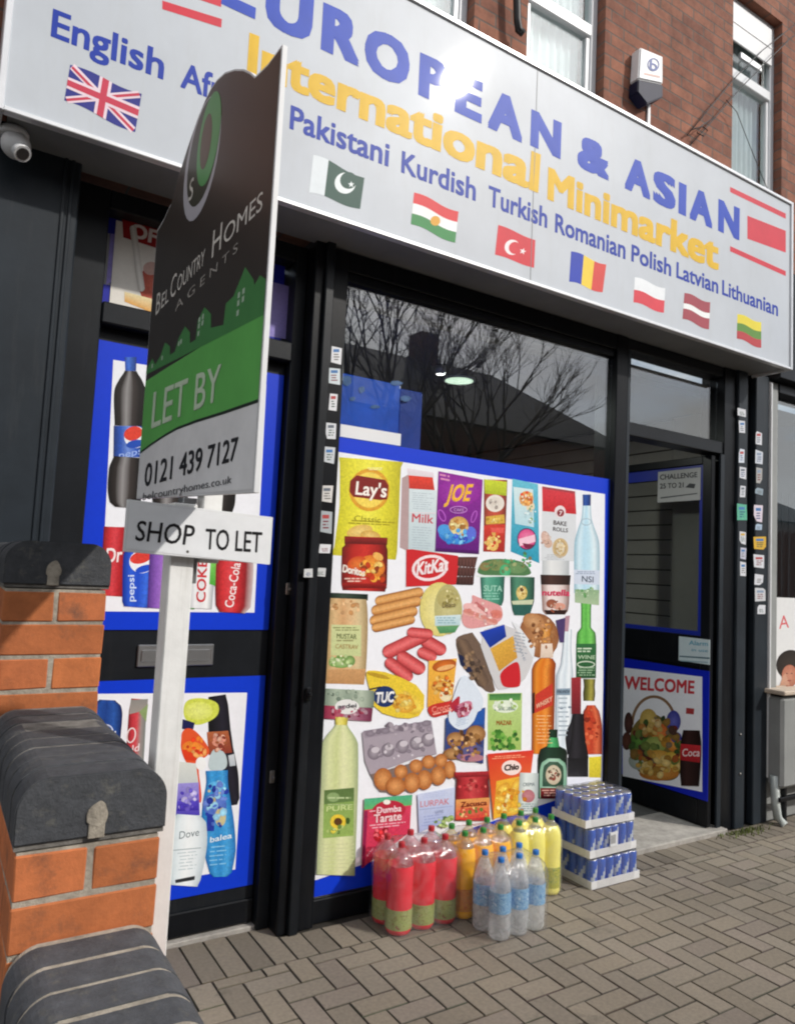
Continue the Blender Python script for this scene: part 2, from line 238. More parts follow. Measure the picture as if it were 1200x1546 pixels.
# ------------------------------------------------------------------ objects
def tag(o, label=None, cat=None, group=None, kind=None):
    if label: o['label'] = label
    if cat: o['category'] = cat
    if group: o['group'] = group
    if kind: o['kind'] = kind
    return o
def thing(name, label, cat, loc=(0, 0, 0), rz=0, group=None):
    o = bpy.data.objects.new(name, None); C.objects.link(o); o.location = loc; o.rotation_euler = (0, 0, rz); o.empty_display_size = 0.1
    return tag(o, label, cat, group)
class MB:
    """collects shapes, links them as ONE mesh object"""
    def __init__(s): s.v = []; s.f = []; s.mi = []; s.c = []; s.sm = []
    def add(s, verts, faces, mi=0, col=(1, 1, 1), smooth=False):
        b = len(s.v); s.v += [tuple(v) for v in verts]
        for f in faces:
            s.f.append([b + i for i in f]); s.mi.append(mi); s.c.append(col); s.sm.append(smooth)
        return s
    def bm(s, bm, mi=0, col=(1, 1, 1), smooth=False):
        bm.verts.ensure_lookup_table(); bm.verts.index_update()
        s.add([v.co for v in bm.verts], [[v.index for v in f.verts] for f in bm.faces], mi, col, smooth); bm.free(); return s
    def box(s, x0, y0, z0, x1, y1, z1, mi=0, bev=0.0, col=(1, 1, 1), seg=1, rot=None, jit=0):
        bm = bmesh.new(); bmesh.ops.create_cube(bm, size=1)
        c = Vector(((x0 + x1) / 2, (y0 + y1) / 2, (z0 + z1) / 2))
        for v in bm.verts: v.co = Vector((v.co.x * abs(x1 - x0), v.co.y * abs(y1 - y0), v.co.z * abs(z1 - z0)))
        if jit:
            for v in bm.verts: v.co += Vector((random.uniform(-jit, jit), random.uniform(-jit, jit), random.uniform(-jit, jit)))
        if bev: bmesh.ops.bevel(bm, geom=list(bm.edges), offset=bev, segments=seg, affect='EDGES')
        for v in bm.verts: v.co = (rot @ v.co if rot else v.co) + c
        return s.bm(bm, mi, col)
    def prism(s, pts, d, mi=0, col=(1, 1, 1), bev=0.0, smooth=False):
        """extrude the planar outline pts along vector d"""
        bm = bmesh.new(); d = Vector(d); vs = [bm.verts.new(p) for p in pts]; f = bm.faces.new(vs)
        r = bmesh.ops.extrude_face_region(bm, geom=[f]); ev = [g for g in r['geom'] if isinstance(g, bmesh.types.BMVert)]
        for v in ev: v.co += d
        bmesh.ops.recalc_face_normals(bm, faces=list(bm.faces))
        if bev: bmesh.ops.bevel(bm, geom=list(bm.edges), offset=bev, segments=2, affect='EDGES')
        return s.bm(bm, mi, col, smooth)
    def lathe(s, prof, seg=20, mi=0, col=(1, 1, 1), at=(0, 0, 0), mis=None, cols=None, lobes=None):
        b = len(s.v); a = Vector(at)
        for (r, z) in prof:
            for k in range(seg):
                t = 2 * math.pi * k / seg; rr = r
                s.v.append((a.x + rr * math.cos(t), a.y + rr * math.sin(t), a.z + z))
        for i in range(len(prof) - 1):
            for k in range(seg):
                s.f.append([b + i * seg + k, b + i * seg + (k + 1) % seg, b + (i + 1) * seg + (k + 1) % seg, b + (i + 1) * seg + k])
                s.mi.append(mis[i] if mis else mi); s.c.append(cols(i, k) if cols else col); s.sm.append(True)
        return s
    def tube(s, pts, r, seg=8, mi=0, r1=None, col=(1, 1, 1)):
        pts = [Vector(p) for p in pts]; n = len(pts); b = len(s.v)
        for i, p in enumerate(pts):
            t = (pts[min(i + 1, n - 1)] - pts[max(i - 1, 0)]).normalized()
            u = t.cross(Vector((0, 0, 1)) if abs(t.z) < 0.9 else Vector((1, 0, 0))).normalized(); w = t.cross(u)
            rr = r if r1 is None else r + (r1 - r) * i / (n - 1)
            for k in range(seg):
                a = 2 * math.pi * k / seg; s.v.append(tuple(p + u * (rr * math.cos(a)) + w * (rr * math.sin(a))))
        for i in range(n - 1):
            for k in range(seg):
                s.f.append([b + i * seg + k, b + i * seg + (k + 1) % seg, b + (i + 1) * seg + (k + 1) % seg, b + (i + 1) * seg + k]); s.mi.append(mi); s.c.append(col); s.sm.append(True)
        for e, o in ((0, b), (1, b + (n - 1) * seg)):
            s.f.append([o + k for k in range(seg)]); s.mi.append(mi); s.c.append(col); s.sm.append(False)
        return s
    def build(s, name, mats, parent=None, vcol=False, recalc=True):
        me = bpy.data.meshes.new(name); me.from_pydata(s.v, [], s.f)
        mats = mats if isinstance(mats, (list, tuple)) else [mats]
        for m in mats: me.materials.append(m)
        me.polygons.foreach_set('material_index', s.mi); me.polygons.foreach_set('use_smooth', s.sm)
        if vcol:
            a = me.color_attributes.new('Col', 'FLOAT_COLOR', 'CORNER'); buf = []
            for p, c in zip(me.polygons, s.c):
                buf += (list(c) + [1.0]) * p.loop_total
            a.data.foreach_set('color', buf)
        if recalc:
            bm = bmesh.new(); bm.from_mesh(me); bmesh.ops.recalc_face_normals(bm, faces=list(bm.faces)); bm.to_mesh(me); bm.free()
        me.update(); o = bpy.data.objects.new(name, me); C.objects.link(o)
        if parent:
            o.parent = parent
            if parent.type == 'EMPTY': o.matrix_parent_inverse = (Matrix.Translation(parent.location) @ parent.rotation_euler.to_matrix().to_4x4()).inverted()
        return o
def bx(name, m, parent, x0, y0, z0, x1, y1, z1, bev=0.0):
    return MB().box(x0, y0, z0, x1, y1, z1, bev=bev).build(name, m, parent)

# ------------------------------------------------------------------ printing on flat sheets
_fc = bpy.data.curves.new('lettering_source', 'FONT'); _fo = bpy.data.objects.new('lettering_source', _fc)
_tcache = {}
def glyphs(s):
    k = s
    if k not in _tcache:
        _fc.body = s; _fc.size = 1; _fc.resolution_u = 3
        me = _fo.to_mesh(); vs = [(v.co.x, v.co.y) for v in me.vertices]; fs = [list(p.vertices) for p in me.polygons]; _fo.to_mesh_clear()
        x0 = min(v[0] for v in vs); x1 = max(v[0] for v in vs)
        _tcache[k] = ([((x - x0) / (x1 - x0), y / 0.729) for x, y in vs], fs, x1 - x0)
    return _tcache[k]
class Print:
    """flat coloured artwork on one sheet; later shapes lie a hair above earlier ones they cover"""
    def __init__(s, P, n, base=0.0008, step=0.00025, off=(0, 0, 1)):
        s.P = P; s.n = Vector(n); s.base = base; s.step = step; s.v = []; s.f = []; s.c = []; s.boxes = []; s.crop(*off)
    def crop(s, ox, oy, k): s.o = (ox, oy, k); return s
    def _px(s, p): return (s.o[0] + p[0] / s.o[2], s.o[1] + p[1] / s.o[2])
    def _lv(s, pts):
        a, b, c, d = min(p[0] for p in pts), min(p[1] for p in pts), max(p[0] for p in pts), max(p[1] for p in pts)
        l = 0
        for (e, f, g, h, q) in s.boxes:
            if a < g and c > e and b < h and d > f: l = max(l, q + 1)
        s.boxes.append((a, b, c, d, l)); return s.n * (s.base + s.step * l)
    def raw(s, pts, faces, cols):
        pts = [s._px(p) for p in pts]; d = s._lv(pts); b = len(s.v)
        s.v += [tuple(s.P(*p) + d) for p in pts]
        for f in faces: s.f.append([b + i for i in f]); s.c.append([cols[i] for i in f])
    def poly(s, pts, col):
        s.raw(pts, [list(range(len(pts)))], [lin(col)] * len(pts)); return s
    def soft(s, pts, col, n=3, mid=None):
        """a rounded free shape"""
        for _ in range(n):
            q = []
            for i in range(len(pts)):
                a, b = pts[i], pts[(i + 1) % len(pts)]; q += [(a[0] * .75 + b[0] * .25, a[1] * .75 + b[1] * .25), (a[0] * .25 + b[0] * .75, a[1] * .25 + b[1] * .75)]
            pts = q
        return s.poly(pts, col)
    def quad(s, pts, c0, c1):
        """four corners tl tr br bl, colour c0 at the top, c1 at the bottom"""
        a, b = lin(c0), lin(c1); s.raw(pts, [[0, 1, 2, 3]], [a, a, b, b]); return s
    def ell(s, cx, cy, rx, ry, col, rot=0, n=22, mid=None, clip=None):
        r = math.radians(rot); pts = [(cx, cy)]
        for k in range(n):
            t = 2 * math.pi * k / n; x, y = rx * math.cos(t), ry * math.sin(t); pts.append((cx + x * math.cos(r) - y * math.sin(r), cy + x * math.sin(r) + y * math.cos(r)))
        c = lin(col); m = lin(mid) if mid else c
        s.raw(pts, [[0, 1 + k, 1 + (k + 1) % n] for k in range(n)], [m] + [c] * n); return s
    def ring(s, cx, cy, rx, ry, w, col, rot=0, n=22, a0=0, a1=360):
        r = math.radians(rot); pts = []
        for k in range(n + 1):
            t = math.radians(a0 + (a1 - a0) * k / n)
            for q in (0, w):
                x, y = (rx - q) * math.cos(t), (ry - q) * math.sin(t); pts.append((cx + x * math.cos(r) - y * math.sin(r), cy + x * math.sin(r) + y * math.cos(r)))
        s.raw(pts, [[2 * k, 2 * k + 1, 2 * k + 3, 2 * k + 2] for k in range(n)], [lin(col)] * len(pts)); return s
    def body(s, prof, cols, ax=None):
        """a rounded product picture: prof = [(x, y, half width)] along its axis, cols across from left to right"""
        if len(prof) > 2:      # round the outline off
            fine_ = []
            for i in range(len(prof) - 1):
                w0, b_, c_, w3 = prof[max(i - 1, 0)][2], prof[i], prof[i + 1], prof[min(i + 2, len(prof) - 1)][2]
                for k in range(4):
                    t = k / 4; w1, w2 = b_[2], c_[2]; w = .5 * (2 * w1 + (w2 - w0) * t + (2 * w0 - 5 * w1 + 4 * w2 - w3) * t * t + (3 * w1 - w0 - 3 * w2 + w3) * t ** 3)
                    fine_.append((b_[0] + (c_[0] - b_[0]) * t, b_[1] + (c_[1] - b_[1]) * t, min(max(w, min(w1, w2)), max(w1, w2) * 1.015)))
            prof = fine_ + [prof[-1]]
        n = len(cols); pts = []; cc = []
        for i, (x, y, w) in enumerate(prof):
            a = prof[0]; b = prof[-1]
            dx, dy = b[0] - a[0], b[1] - a[1]; L = math.hypot(dx, dy) or 1; nx, ny = (dy / L, -dx / L)
            if nx < 0: nx, ny = -nx, -ny
            if abs(nx) < 1e-6: nx, ny = 0, 1
            for k in range(n):
                t = -1 + 2 * k / (n - 1); pts.append((x + nx * w * t, y + ny * w * t)); cc.append(lin(cols[k]))
        s.raw(pts, [[i * n + k, i * n + k + 1, (i + 1) * n + k + 1, (i + 1) * n + k] for i in range(len(prof) - 1) for k in range(n - 1)], cc); return s
    def cap(s, x0, y0, x1, y1, w, cols):
        pr = []; L = math.hypot(x1 - x0, y1 - y0); m = 5
        for k in range(m + 1):
            a = math.pi / 2 * k / m; pr.append((-w * math.cos(a) + w, w * math.sin(a)))
        prof = [(x0 + (x1 - x0) * d / L, y0 + (y1 - y0) * d / L, max(q, 0.4)) for d, q in pr] + [(x1 - (x1 - x0) * d / L, y1 - (y1 - y0) * d / L, max(q, 0.4)) for d, q in reversed(pr)]
        return s.body(prof, cols)
    def text(s, t, bl, br, tl, col, bold=0.0, arc=0):
        vs, fs, W = glyphs(t)
        ux, uy = br[0] - bl[0], br[1] - bl[1]; wx, wy = tl[0] - bl[0], tl[1] - bl[1]
        b = bold * .62; sh = [(0, 0)] if bold < .008 else ([(-b, -.8 * b), (b, -.8 * b), (b, .8 * b), (-b, .8 * b)] if bold < .04 else [(i * b, j * .8 * b) for i in (-1, 0, 1) for j in (-1, 0, 1)])
        k = max(1 - 2 * b / W, .3)
        for ox, oy in sh:
            pts = []
            for x, y in vs:
                X = .5 + (x - .5) * k + ox / W; Y = y * (1 - 1.6 * b / .729) + .8 * b / .729 + oy / .729
                Y += arc * (1 - (2 * x - 1) ** 2); pts.append((bl[0] + ux * X + wx * Y, bl[1] + uy * X + wy * Y))
            s.raw(pts, fs, [lin(col)] * len(pts))
        return s
    def clutter(s, cx, cy, rx, ry, n, pal, sz):
        """many small overlapping scraps of colour: the busy part of a printed food picture"""
        for _ in range(n):
            a, r = random.uniform(0, 6.28), math.sqrt(random.random()); x, y = cx + rx * r * math.cos(a), cy + ry * r * math.sin(a); q = sz * random.uniform(.5, 1.3); m = 9; o = random.uniform(0, 6); el = random.uniform(.55, 1)
            pts = [(x + q * random.uniform(.85, 1.05) * (math.cos(6.283 * k / m) * math.cos(o) - el * math.sin(6.283 * k / m) * math.sin(o)), y + q * random.uniform(.85, 1.05) * (math.cos(6.283 * k / m) * math.sin(o) + el * math.sin(6.283 * k / m) * math.cos(o))) for k in range(m)]
            c = lin(random.choice(pal)); f = random.uniform(.7, 1.0); g = random.uniform(1.1, 1.6)
            s.raw([(x, y)] + pts, [[0, 1 + k, 1 + (k + 1) % m] for k in range(m)], [tuple(min(1, v * f * g) for v in c)] + [tuple(min(1, v * f) for v in c)] * m)
        return s
    def fine(s, x0, y0, x1, y1, rows, col, sl=0.0, fill=.5):
        """rows of small print: broken dashes of word length, sl = drop per unit of width"""
        rh = (y1 - y0) / rows
        for r in range(rows):
            x = x0 + random.uniform(0, .15) * (x1 - x0); e = x1 - random.uniform(0, .3) * (x1 - x0); y = y0 + r * rh; hh = rh * fill
            while x < e:
                w = random.uniform(.6, 3.2) * rh; w = min(w, e - x)
                s.poly([(x, y + sl * (x - x0)), (x + w, y + sl * (x + w - x0)), (x + w, y + hh + sl * (x + w - x0)), (x, y + hh + sl * (x - x0))], col); x += w + rh * .4
        return s
    def build(s, name, m, parent=None):
        me = bpy.data.meshes.new(name); me.from_pydata(s.v, [], s.f); me.materials.append(m)
        a = me.color_attributes.new('Col', 'FLOAT_COLOR', 'CORNER'); buf = []
        for c in s.c:
            for q in c: buf += [q[0], q[1], q[2], 1.0]
        a.data.foreach_set('color', buf)
        me.update(); o = bpy.data.objects.new(name, me); C.objects.link(o)
        if parent:
            o.parent = parent
            if parent.type == 'EMPTY': o.matrix_parent_inverse = Matrix.Translation(parent.location).inverted()
        return o

# ================================================================== SETTING
def sheet(name, m, x0, y0, x1, y1, z):
    return tag(MB().add([(x0, y0, z), (x1, y0, z), (x1, y1, z), (x0, y1, z)], [[0, 1, 2, 3]]).build(name, m), kind='structure')
sheet('ground', M['sand'], -60, -60, 60, 40, -0.0052)
sheet('road', M['asphalt'], -60, -10.2, 60, -2.6, -0.001)
far = sheet('opposite_pavement', M['slab'], -60, -12, 60, -10.2, 0.06)
tag(MB().box(-60, -2.6, -0.2, 60, -2.45, 0.0, bev=0.01).build('kerb', M['slab']), kind='structure')
# herringbone block paving with a soldier course along the shop
pv = MB(); U = 0.1005; GX, GY = 2.355, 2.288; SO = 2.853
def paver(x0, y0, x1, y1):
    j = 0.0034; h = random.uniform(-0.0009, 0.0009); c = 0.0022
    t = random.random(); k = random.uniform(0.9, 1.1) * (0.78 if random.random() < 0.05 else 1)
    col = (0.232 * k, (0.197 + 0.004 * t) * k, (0.150 + 0.010 * t) * k)
    if random.random() < 0.08: col = (0.225 * k, 0.19 * k, 0.155 * k)
    if y0 > 2.8: g_ = random.uniform(.70, .96); col = tuple(c_ * g_ for c_ in col)
    a = [(x0 + j, y0 + j, -0.006), (x1 - j, y0 + j, -0.006), (x1 - j, y1 - j, -0.006), (x0 + j, y1 - j, -0.006)]
    b = [(p[0], p[1], -c + h) for p in a]
    tx, ty = random.uniform(-.0009, .0009), random.uniform(-.0009, .0009)
    d = [(x0 + j + c, y0 + j + c, h - tx - ty), (x1 - j - c, y0 + j + c, h + tx - ty), (x1 - j - c, y1 - j - c, h + tx + ty), (x0 + j + c, y1 - j - c, h - tx + ty)]
    f = [[8, 9, 10, 11]] + [[i, (i + 1) % 4, 4 + (i + 1) % 4, 4 + i] for i in range(4)] + [[4 + i, 4 + (i + 1) % 4, 8 + (i + 1) % 4, 8 + i] for i in range(4)]
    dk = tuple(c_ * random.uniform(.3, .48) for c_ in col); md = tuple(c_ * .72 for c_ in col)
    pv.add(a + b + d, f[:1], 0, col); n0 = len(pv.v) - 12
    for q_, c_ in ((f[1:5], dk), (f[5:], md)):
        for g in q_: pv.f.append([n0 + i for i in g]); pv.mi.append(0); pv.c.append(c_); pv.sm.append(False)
for i in range(-32, 62):
    for j in range(-28, 8):
        t = (i + j) % 4; x = GX + i * U; y = GY + j * U
        if t == 0: r = (x, y, x + 2 * U, y + U)
        elif t == 2: r = (x, y, x + U, y + 2 * U)
        else: continue
        if r[1] >= SO - 0.01: continue
        r = (r[0], r[1], r[2], min(r[3], SO))
        if r[3] - r[1] > 0.02: paver(*r)
k = -9
while -1.0 + k * U < 8.6:
    xx = -1.0 + k * U; paver(xx, SO, xx + U, 3.168 if .38 < xx < 1.36 else SO + 2 * U); k += 1
tag(pv.build('pavement', M['paver'], vcol=True), kind='structure')

# ================================================================== SHOP BUILDING
shop = thing('shop_building', 'red brick terraced shop with black shopfront, recessed left door and open right door', 'building', (3.0, 3.1, 0))
G = aty(3.1)
bx('pilaster', M['slate'], shop, -1.6, 3.03, 0, 0.372, 3.42, 3.2, 0.006)
mb = MB()
for x in (0.31, 0.335): mb.box(x, 3.022, 0, x + 0.012, 3.0305, 3.17, bev=0.002)
mb.build('pilaster_moulding', M['slate'], shop)
# left doorway: frame, transom, door
f = MB()
f.box(0.373, 3.15, 0, 0.505, 3.30, 3.12, bev=0.004).box(1.345, 3.15, 0, 1.402, 3.30, 3.12, bev=0.004)
f.box(0.505, 3.14, 2.555, 1.345, 3.29, 2.645, bev=0.006).box(0.505, 3.15, 3.04, 1.345, 3.29, 3.12, bev=0.004)
f.build('side_door_frame', M['dark'], shop)
fl = bx('fanlight_glass', M['glass'], shop, 0.505, 3.235, 2.645, 1.345, 3.24, 3.04)
sdoor = bx('side_door', M['dark'], shop, 0.508, 3.202, 0.024, 1.342, 3.25, 2.553, 0.004)
mb = MB().box(0.76, 3.190, 1.155, 1.085, 3.2015, 1.247, bev=0.004).box(0.775, 3.186, 1.178, 1.07, 3.1895, 1.226, bev=0.003)
mb.build('letterbox', M['steel'], sdoor)
MB().box(0.51, 3.188, 0.026, 1.34, 3.2015, 0.125, bev=0.004).build('kick_plate', M['black'], sdoor)
bx('side_threshold', M['concrete'], shop, 0.40, 3.170, -0.01, 1.42, 3.30, 0.016, 0.004)
# left pillar between door and window
bx('pillar', M['black'], shop, 1.403, 3.06, 0, 1.448, 3.45, 3.15, 0.004)
f = MB().box(1.449, 3.035, 0, 1.492, 3.44, 3.15, bev=0.004)
f.build('pillar_face', M['dark'], shop)
bx('window_jamb', M['black'], shop, 1.493, 3.062, 0, 1.578, 3.2, 3.12, 0.004)
# shop window
bx('stall_riser', M['black'], shop, 1.578, 3.09, 0, 3.455, 3.22, 0.105, 0.004)
bx('window_glass', M['glass'], shop, 1.578, 3.106, 0.105, 3.455, 3.112, 3.06)
f = MB().box(1.578, 3.07, 3.03, 3.455, 3.2, 3.125, bev=0.004).box(1.578, 3.085, 2.985, 3.455, 3.2, 3.03, bev=0.003)
f.build('window_head', M['black'], shop)
# mullion, door frame, jambs
bx('mullion', M['black'], shop, 3.456, 3.066, 0, 3.555, 3.24, 3.125, 0.004)
f = MB().box(3.556, 3.075, 2.515, 4.535, 3.2, 2.60, bev=0.005).box(3.556, 3.075, 3.055, 4.535, 3.2, 3.125, bev=0.004)
f.build('door_head', M['dark'], shop)
MB().box(3.556, 3.068, 0.03, 3.584, 3.074, 3.05, bev=0.002).build('door_stop', M['slate'], shop)
bx('transom_glass', M['glass'], shop, 3.556, 3.125, 2.60, 4.535, 3.131, 3.055)
bx('door_jamb', M['black'], shop, 4.536, 3.066, 0, 4.665, 3.25, 3.125, 0.004)
f = MB().box(4.666, 3.045, 0, 4.775, 3.20, 3.125, bev=0.006)
f.build('pillar_face', M['slate'], shop)
bx('pillar', M['black'], shop, 4.776, 3.09, 0, 4.872, 3.25, 3.125, 0.003)
f = MB().box(4.873, 3.045, 0, 5.035, 3.25, 3.14, bev=0.006)
f.build('pillar_face', M['slate'], shop)
MB().box(5.036, 3.03, 0.3, 5.052, 3.25, 3.10, bev=0.003).build('corner_trim', M['corr'], shop)
bx('door_threshold', M['concrete'], shop, 3.52, 3.02, -0.01, 4.56, 3.45, 0.03, 0.006)
# sign carrier soffit, shutter housing
bx('soffit', M['soffit'], shop, 0.10, 2.83, 3.128, 4.86, 3.095, 3.16)
# upper brick wall with three window openings
W1, W2, W3 = (1.25, 2.285, 4.1, 5.9), (2.672, 3.31, 4.1, 5.9), (4.632, 5.262, 4.1, 6.02)
xs = [-6, W1[0], W1[1], W2[0], W2[1], W3[0], W3[1], 9]
uw = MB()
for a, b in ((xs[0], xs[1]), (xs[2], xs[3]), (xs[4], xs[5]), (xs[6], xs[7])): uw.box(a, 3.1, 3.17, b, 3.35, 8.0)
for w in (W1, W2, W3):
    uw.box(w[0], 3.1, 3.17, w[1], 3.35, w[2]); uw.box(w[0], 3.1, w[3], w[1], 3.35, 8.0)
uw.build('upper_wall', M['wallbrick'], shop)
def sash(w, split, extra=None):
    x0, x1, z0, z1 = w; y = 3.165; t = 0.055
    fr = MB(); fr.box(x0, y, z0, x0 + t, y + .07, z1, bev=.006).box(x1 - t, y, z0, x1, y + .07, z1, bev=.006).box(x0 + t, y, z0, x1 - t, y + .07, z0 + t, bev=.006).box(x0 + t, y, z1 - t, x1 - t, y + .07, z1, bev=.006)
    fr.box(x0 + t, y - .004, split - .04, x1 - t, y + .07, split + .04, bev=.006)
    fr.box(x1 - t - .03, y + .012, z0 + t, x1 - t, y + .06, split - .04, bev=.004).box(x0 + t, y + .012, z0 + t, x0 + t + .03, y + .06, split - .04, bev=.004)
    o = fr.build('upper_window', M['upvc'], shop)
    MB().box(x0 + t, y + .03, z0 + t, x1 - t, y + .036, split - .04).box(x0 + t, y + .03, split + .04, x1 - t, y + .036, z1 - t).build('pane', M['glass2'], o)
    cu = MB(); n = 40
    for k in range(n):
        a = x0 + t + (x1 - x0 - 2 * t) * k / n; b = x0 + t + (x1 - x0 - 2 * t) * (k + 1) / n
        ya = y + .10 + .012 * math.sin(k * 1.3); yb = y + .10 + .012 * math.sin((k + 1) * 1.3)
        cu.add([(a, ya, z0), (b, yb, z0), (b, yb, z1), (a, ya, z1)], [[0, 1, 2, 3]], smooth=True)
    cu.build('net_curtain', M['curtain'], o, recalc=False)
    bx('window_back', M['ceil'], shop, x0, 3.34, z0, x1, 3.36, z1)
    return o
sash(W1, 5.3); sash(W2, 5.075)
w3 = sash(W3, 5.42)
MB().box(W3[0] + .056, 3.15, 5.66, W3[1] - .056, 3.163, 5.965, bev=.004).box(W3[0] + .056, 3.146, 5.80, W3[1] - .056, 3.1495, 5.812).build('infill_panel', M['white'], w3)
MB().box(W3[0] + .16, 3.140, 5.545, W3[1] - .2, 3.163, 5.60, bev=.006).build('trickle_vent', M['steel'], w3)
# inside of the shop
bx('interior_floor', M['tile'], shop, 1.45, 3.46, -0.01, 5.9, 9.0, 0.025)
bx('interior_ceiling', M['ceil'], shop, 0.2, 3.301, 2.955, 5.9, 9.0, 3.03)
bx('soffit_board', M['ceil'], shop, 1.58, 3.2, 2.99, 4.86, 3.3, 3.02)
bx('interior_back_wall', M['inner'], shop, 0.4, 9.0, 0, 5.9, 9.1, 3.1)
bx('interior_side_wall', M['inner'], shop, 1.30, 3.46, 0, 1.45, 9.0, 2.95)
bx('interior_lobby_wall', M['inner'], shop, 0.40, 3.90, 0, 1.30, 3.95, 2.95)
sw = MB(); z = 0.03
while z < 2.9:
    sw.box(4.95, 3.80, z, 4.97, 8.9, z + 0.112, bev=0.004); z += 0.121
sw.build('slatwall', M['cream'], shop)
bx('slatwall_backing', M['black'], shop, 4.972, 3.46, 0, 5.02, 8.95, 2.95)
bx('slatwall_end_panel', M['cream'], shop, 4.945, 3.47, 0.03, 4.971, 3.795, 2.94, 0.003)
# open glazed entrance door, hinged on the right
leaf = MB(); X0, X1 = 4.42, 4.462
for a in ((3.08, 0.035, 3.15, 2.495), (3.885, 0.035, 3.955, 2.495)): leaf.box(X0, a[0], a[1], X1, a[2], a[3], bev=.004)
for z0, z1 in ((2.44, 2.495), (1.06, 1.27), (0.035, 0.20)): leaf.box(X0, 3.15, z0, X1, 3.885, z1, bev=.004)
leaf.box(X0 + .008, 3.15, 0.20, X1 - .008, 3.885, 1.06)
dl = leaf.build('entrance_door', M['black'], shop)
bx('door_glass', M['glass'], dl, X0 + .018, 3.15, 1.27, X0 + .024, 3.885, 2.44)
MB().box(4.49, 3.058, 0.03, 4.534, 3.075, 2.51, bev=.003).build('door_hinge_post', M['slate'], shop)
bf = MB()
for a in ((3.15, 1.27, 3.885, 1.30), (3.15, 2.36, 3.885, 2.44), (3.15, 1.30, 3.18, 2.36), (3.85, 1.30, 3.885, 2.36)):
    bf.box(X0 + .0145, a[0], a[1], X0 + .0175, a[2], a[3])
bf.build('blue_border', mat('blue_vinyl', (0.01, 0.025, 0.30), 0.4, var=.05), dl)

# small fixings on the shopfront
def lock(x, y, z):
    return MB().box(x - .012, y - .012, z - .028, x + .012, y, z + .028, bev=.004).box(x - .005, y - .03, z - .006, x + .005, y - .012, z + .006, bev=.002)
lock(1.398, 3.15, 1.50).build('lock', M['brass'], shop)
p = aty(3.15)(407, 1198); lock(1.375, 3.15, 0.66).build('lock', M['brass'], shop)
p = aty(3.035)(453, 1108)
MB().box(1.458, 3.015, 1.01, 1.485, 3.034, 1.07, bev=.006).box(1.463, 3.0, 1.03, 1.48, 3.014, 1.05, bev=.004).build('hasp', M['black'], shop)
for z in (0.62, 0.36):
    MB().lathe([(0, 0), (.008, 0), (.008, .006), (0, .008)], 10).build('fixing', M['brass'], shop).matrix_basis = Matrix.Translation((4.72, 3.044, z)) @ Matrix.Rotation(math.pi / 2, 4, 'X')

# neighbouring shop on the right
nb = thing('neighbouring_shop', 'next-door shopfront with pale grey frame at the edge of the picture', 'shopfront', (6.2, 3.1, 0))
bx('window_frame', M['grey'], nb, 5.054, 3.06, 0, 5.17, 3.25, 3.12, .004)
MB().box(5.171, 3.06, 0, 8.5, 3.3, 0.72, bev=.005).build('stall_riser', M['grey'], nb)
bx('window_glass', M['glass3'], nb, 5.171, 3.12, 0.72, 8.5, 3.126, 3.05)
bx('fascia', M['black'], nb, 5.06, 2.98, 3.13, 8.5, 3.095, 3.95, .006)
MB().box(5.171, 3.05, 3.05, 8.5, 3.25, 3.128, bev=.004).build('window_head', M['black'], nb)
bl_ = MB()
for k in range(30): bl_.box(5.2 + k * .10, 3.30, 0.75, 5.275 + k * .10, 3.306, 2.36, rot=Matrix.Rotation(.5, 3, 'Z'))
bl_.build('vertical_blind', M['grey'], nb)
bx('interior_wall', M['inner'], nb, 5.06, 3.6, 0, 8.5, 3.7, 3.1)
# ================================================================== FASCIA SIGN
SY = 2.80; S = aty(SY)
sign = thing('fascia_sign', 'long grey shop fascia sign lettered EUROPEAN & ASIAN International Minimarket with flags', 'shop sign', (2.5, SY, 3.12))
SX0, SX1, SZ0, SZ1 = 0.082, 4.862, 3.128, 4.285
MB().box(SX0, SY, SZ0, SX1, SY + .03, SZ1).build('panel', M['signface'], sign)
t = MB(); w = .022
t.box(SX0 - w, SY - .012, SZ0 - w + .004, SX0, SY + .28, SZ1 + w, bev=.003).box(SX1, SY - .012, SZ0 - w + .004, SX1 + w, SY + .28, SZ1 + w, bev=.003)
t.box(SX0, SY - .012, SZ0 - w + .004, SX1, SY + .025, SZ0, bev=.003).box(SX0, SY - .012, SZ1, SX1, SY + .28, SZ1 + w, bev=.003)
t.build('edge_trim', M['trim'], sign)
s = MB()
for x in (2.49,): s.box(x, SY - .0012, SZ0 + .001, x + .004, SY + .001, SZ1 - .001)
s.build('panel_joint', M['soffit'], sign)
B1, B2, YE, RD = '#1d44b6', '#1336a2', '#dfb41c', '#cc2c3e'
def sgn(name, *items):
    p = Print(S, (0, -1, 0), base=.0005, step=.00012)
    for it in items: getattr(p, it[0])(*it[1:])
    return p.build(name, M['signprint'], sign)
def row(px, py):     # baseline helper: (x world, z world) -> survey pixel, so lettering rows stay level on the sign
    v = Vector((px, SY, py - EYE)); c = AX * v.x + AY * v.y + AZ * v.z
    return (PCX + FPX * c.x / c.z, PCY + FPX * c.y / c.z)
def line(txt, x0, x1, z, h, col, bold): return ('text', txt, row(x0, z), row(x1, z), row(x0, z + h), col, bold)
sgn('main_lettering', line('E', .80, .945, 3.845, .235, B1, .075), line('U', .985, 1.20, 3.847, .235, B1, .075), line('R', 1.245, 1.435, 3.847, .232, B1, .075), line('O', 1.46, 1.70, 3.845, .23, B1, .075), line('P', 1.755, 1.915, 3.845, .225, B1, .075), line('E', 1.968, 2.135, 3.845, .222, B1, .075), line('A', 2.175, 2.402, 3.842, .225, B1, .075), line('N', 2.458, 2.675, 3.850, .212, B1, .075))
sgn('main_lettering', line('&', 2.80, 3.05, 3.855, .205, B1, .075))
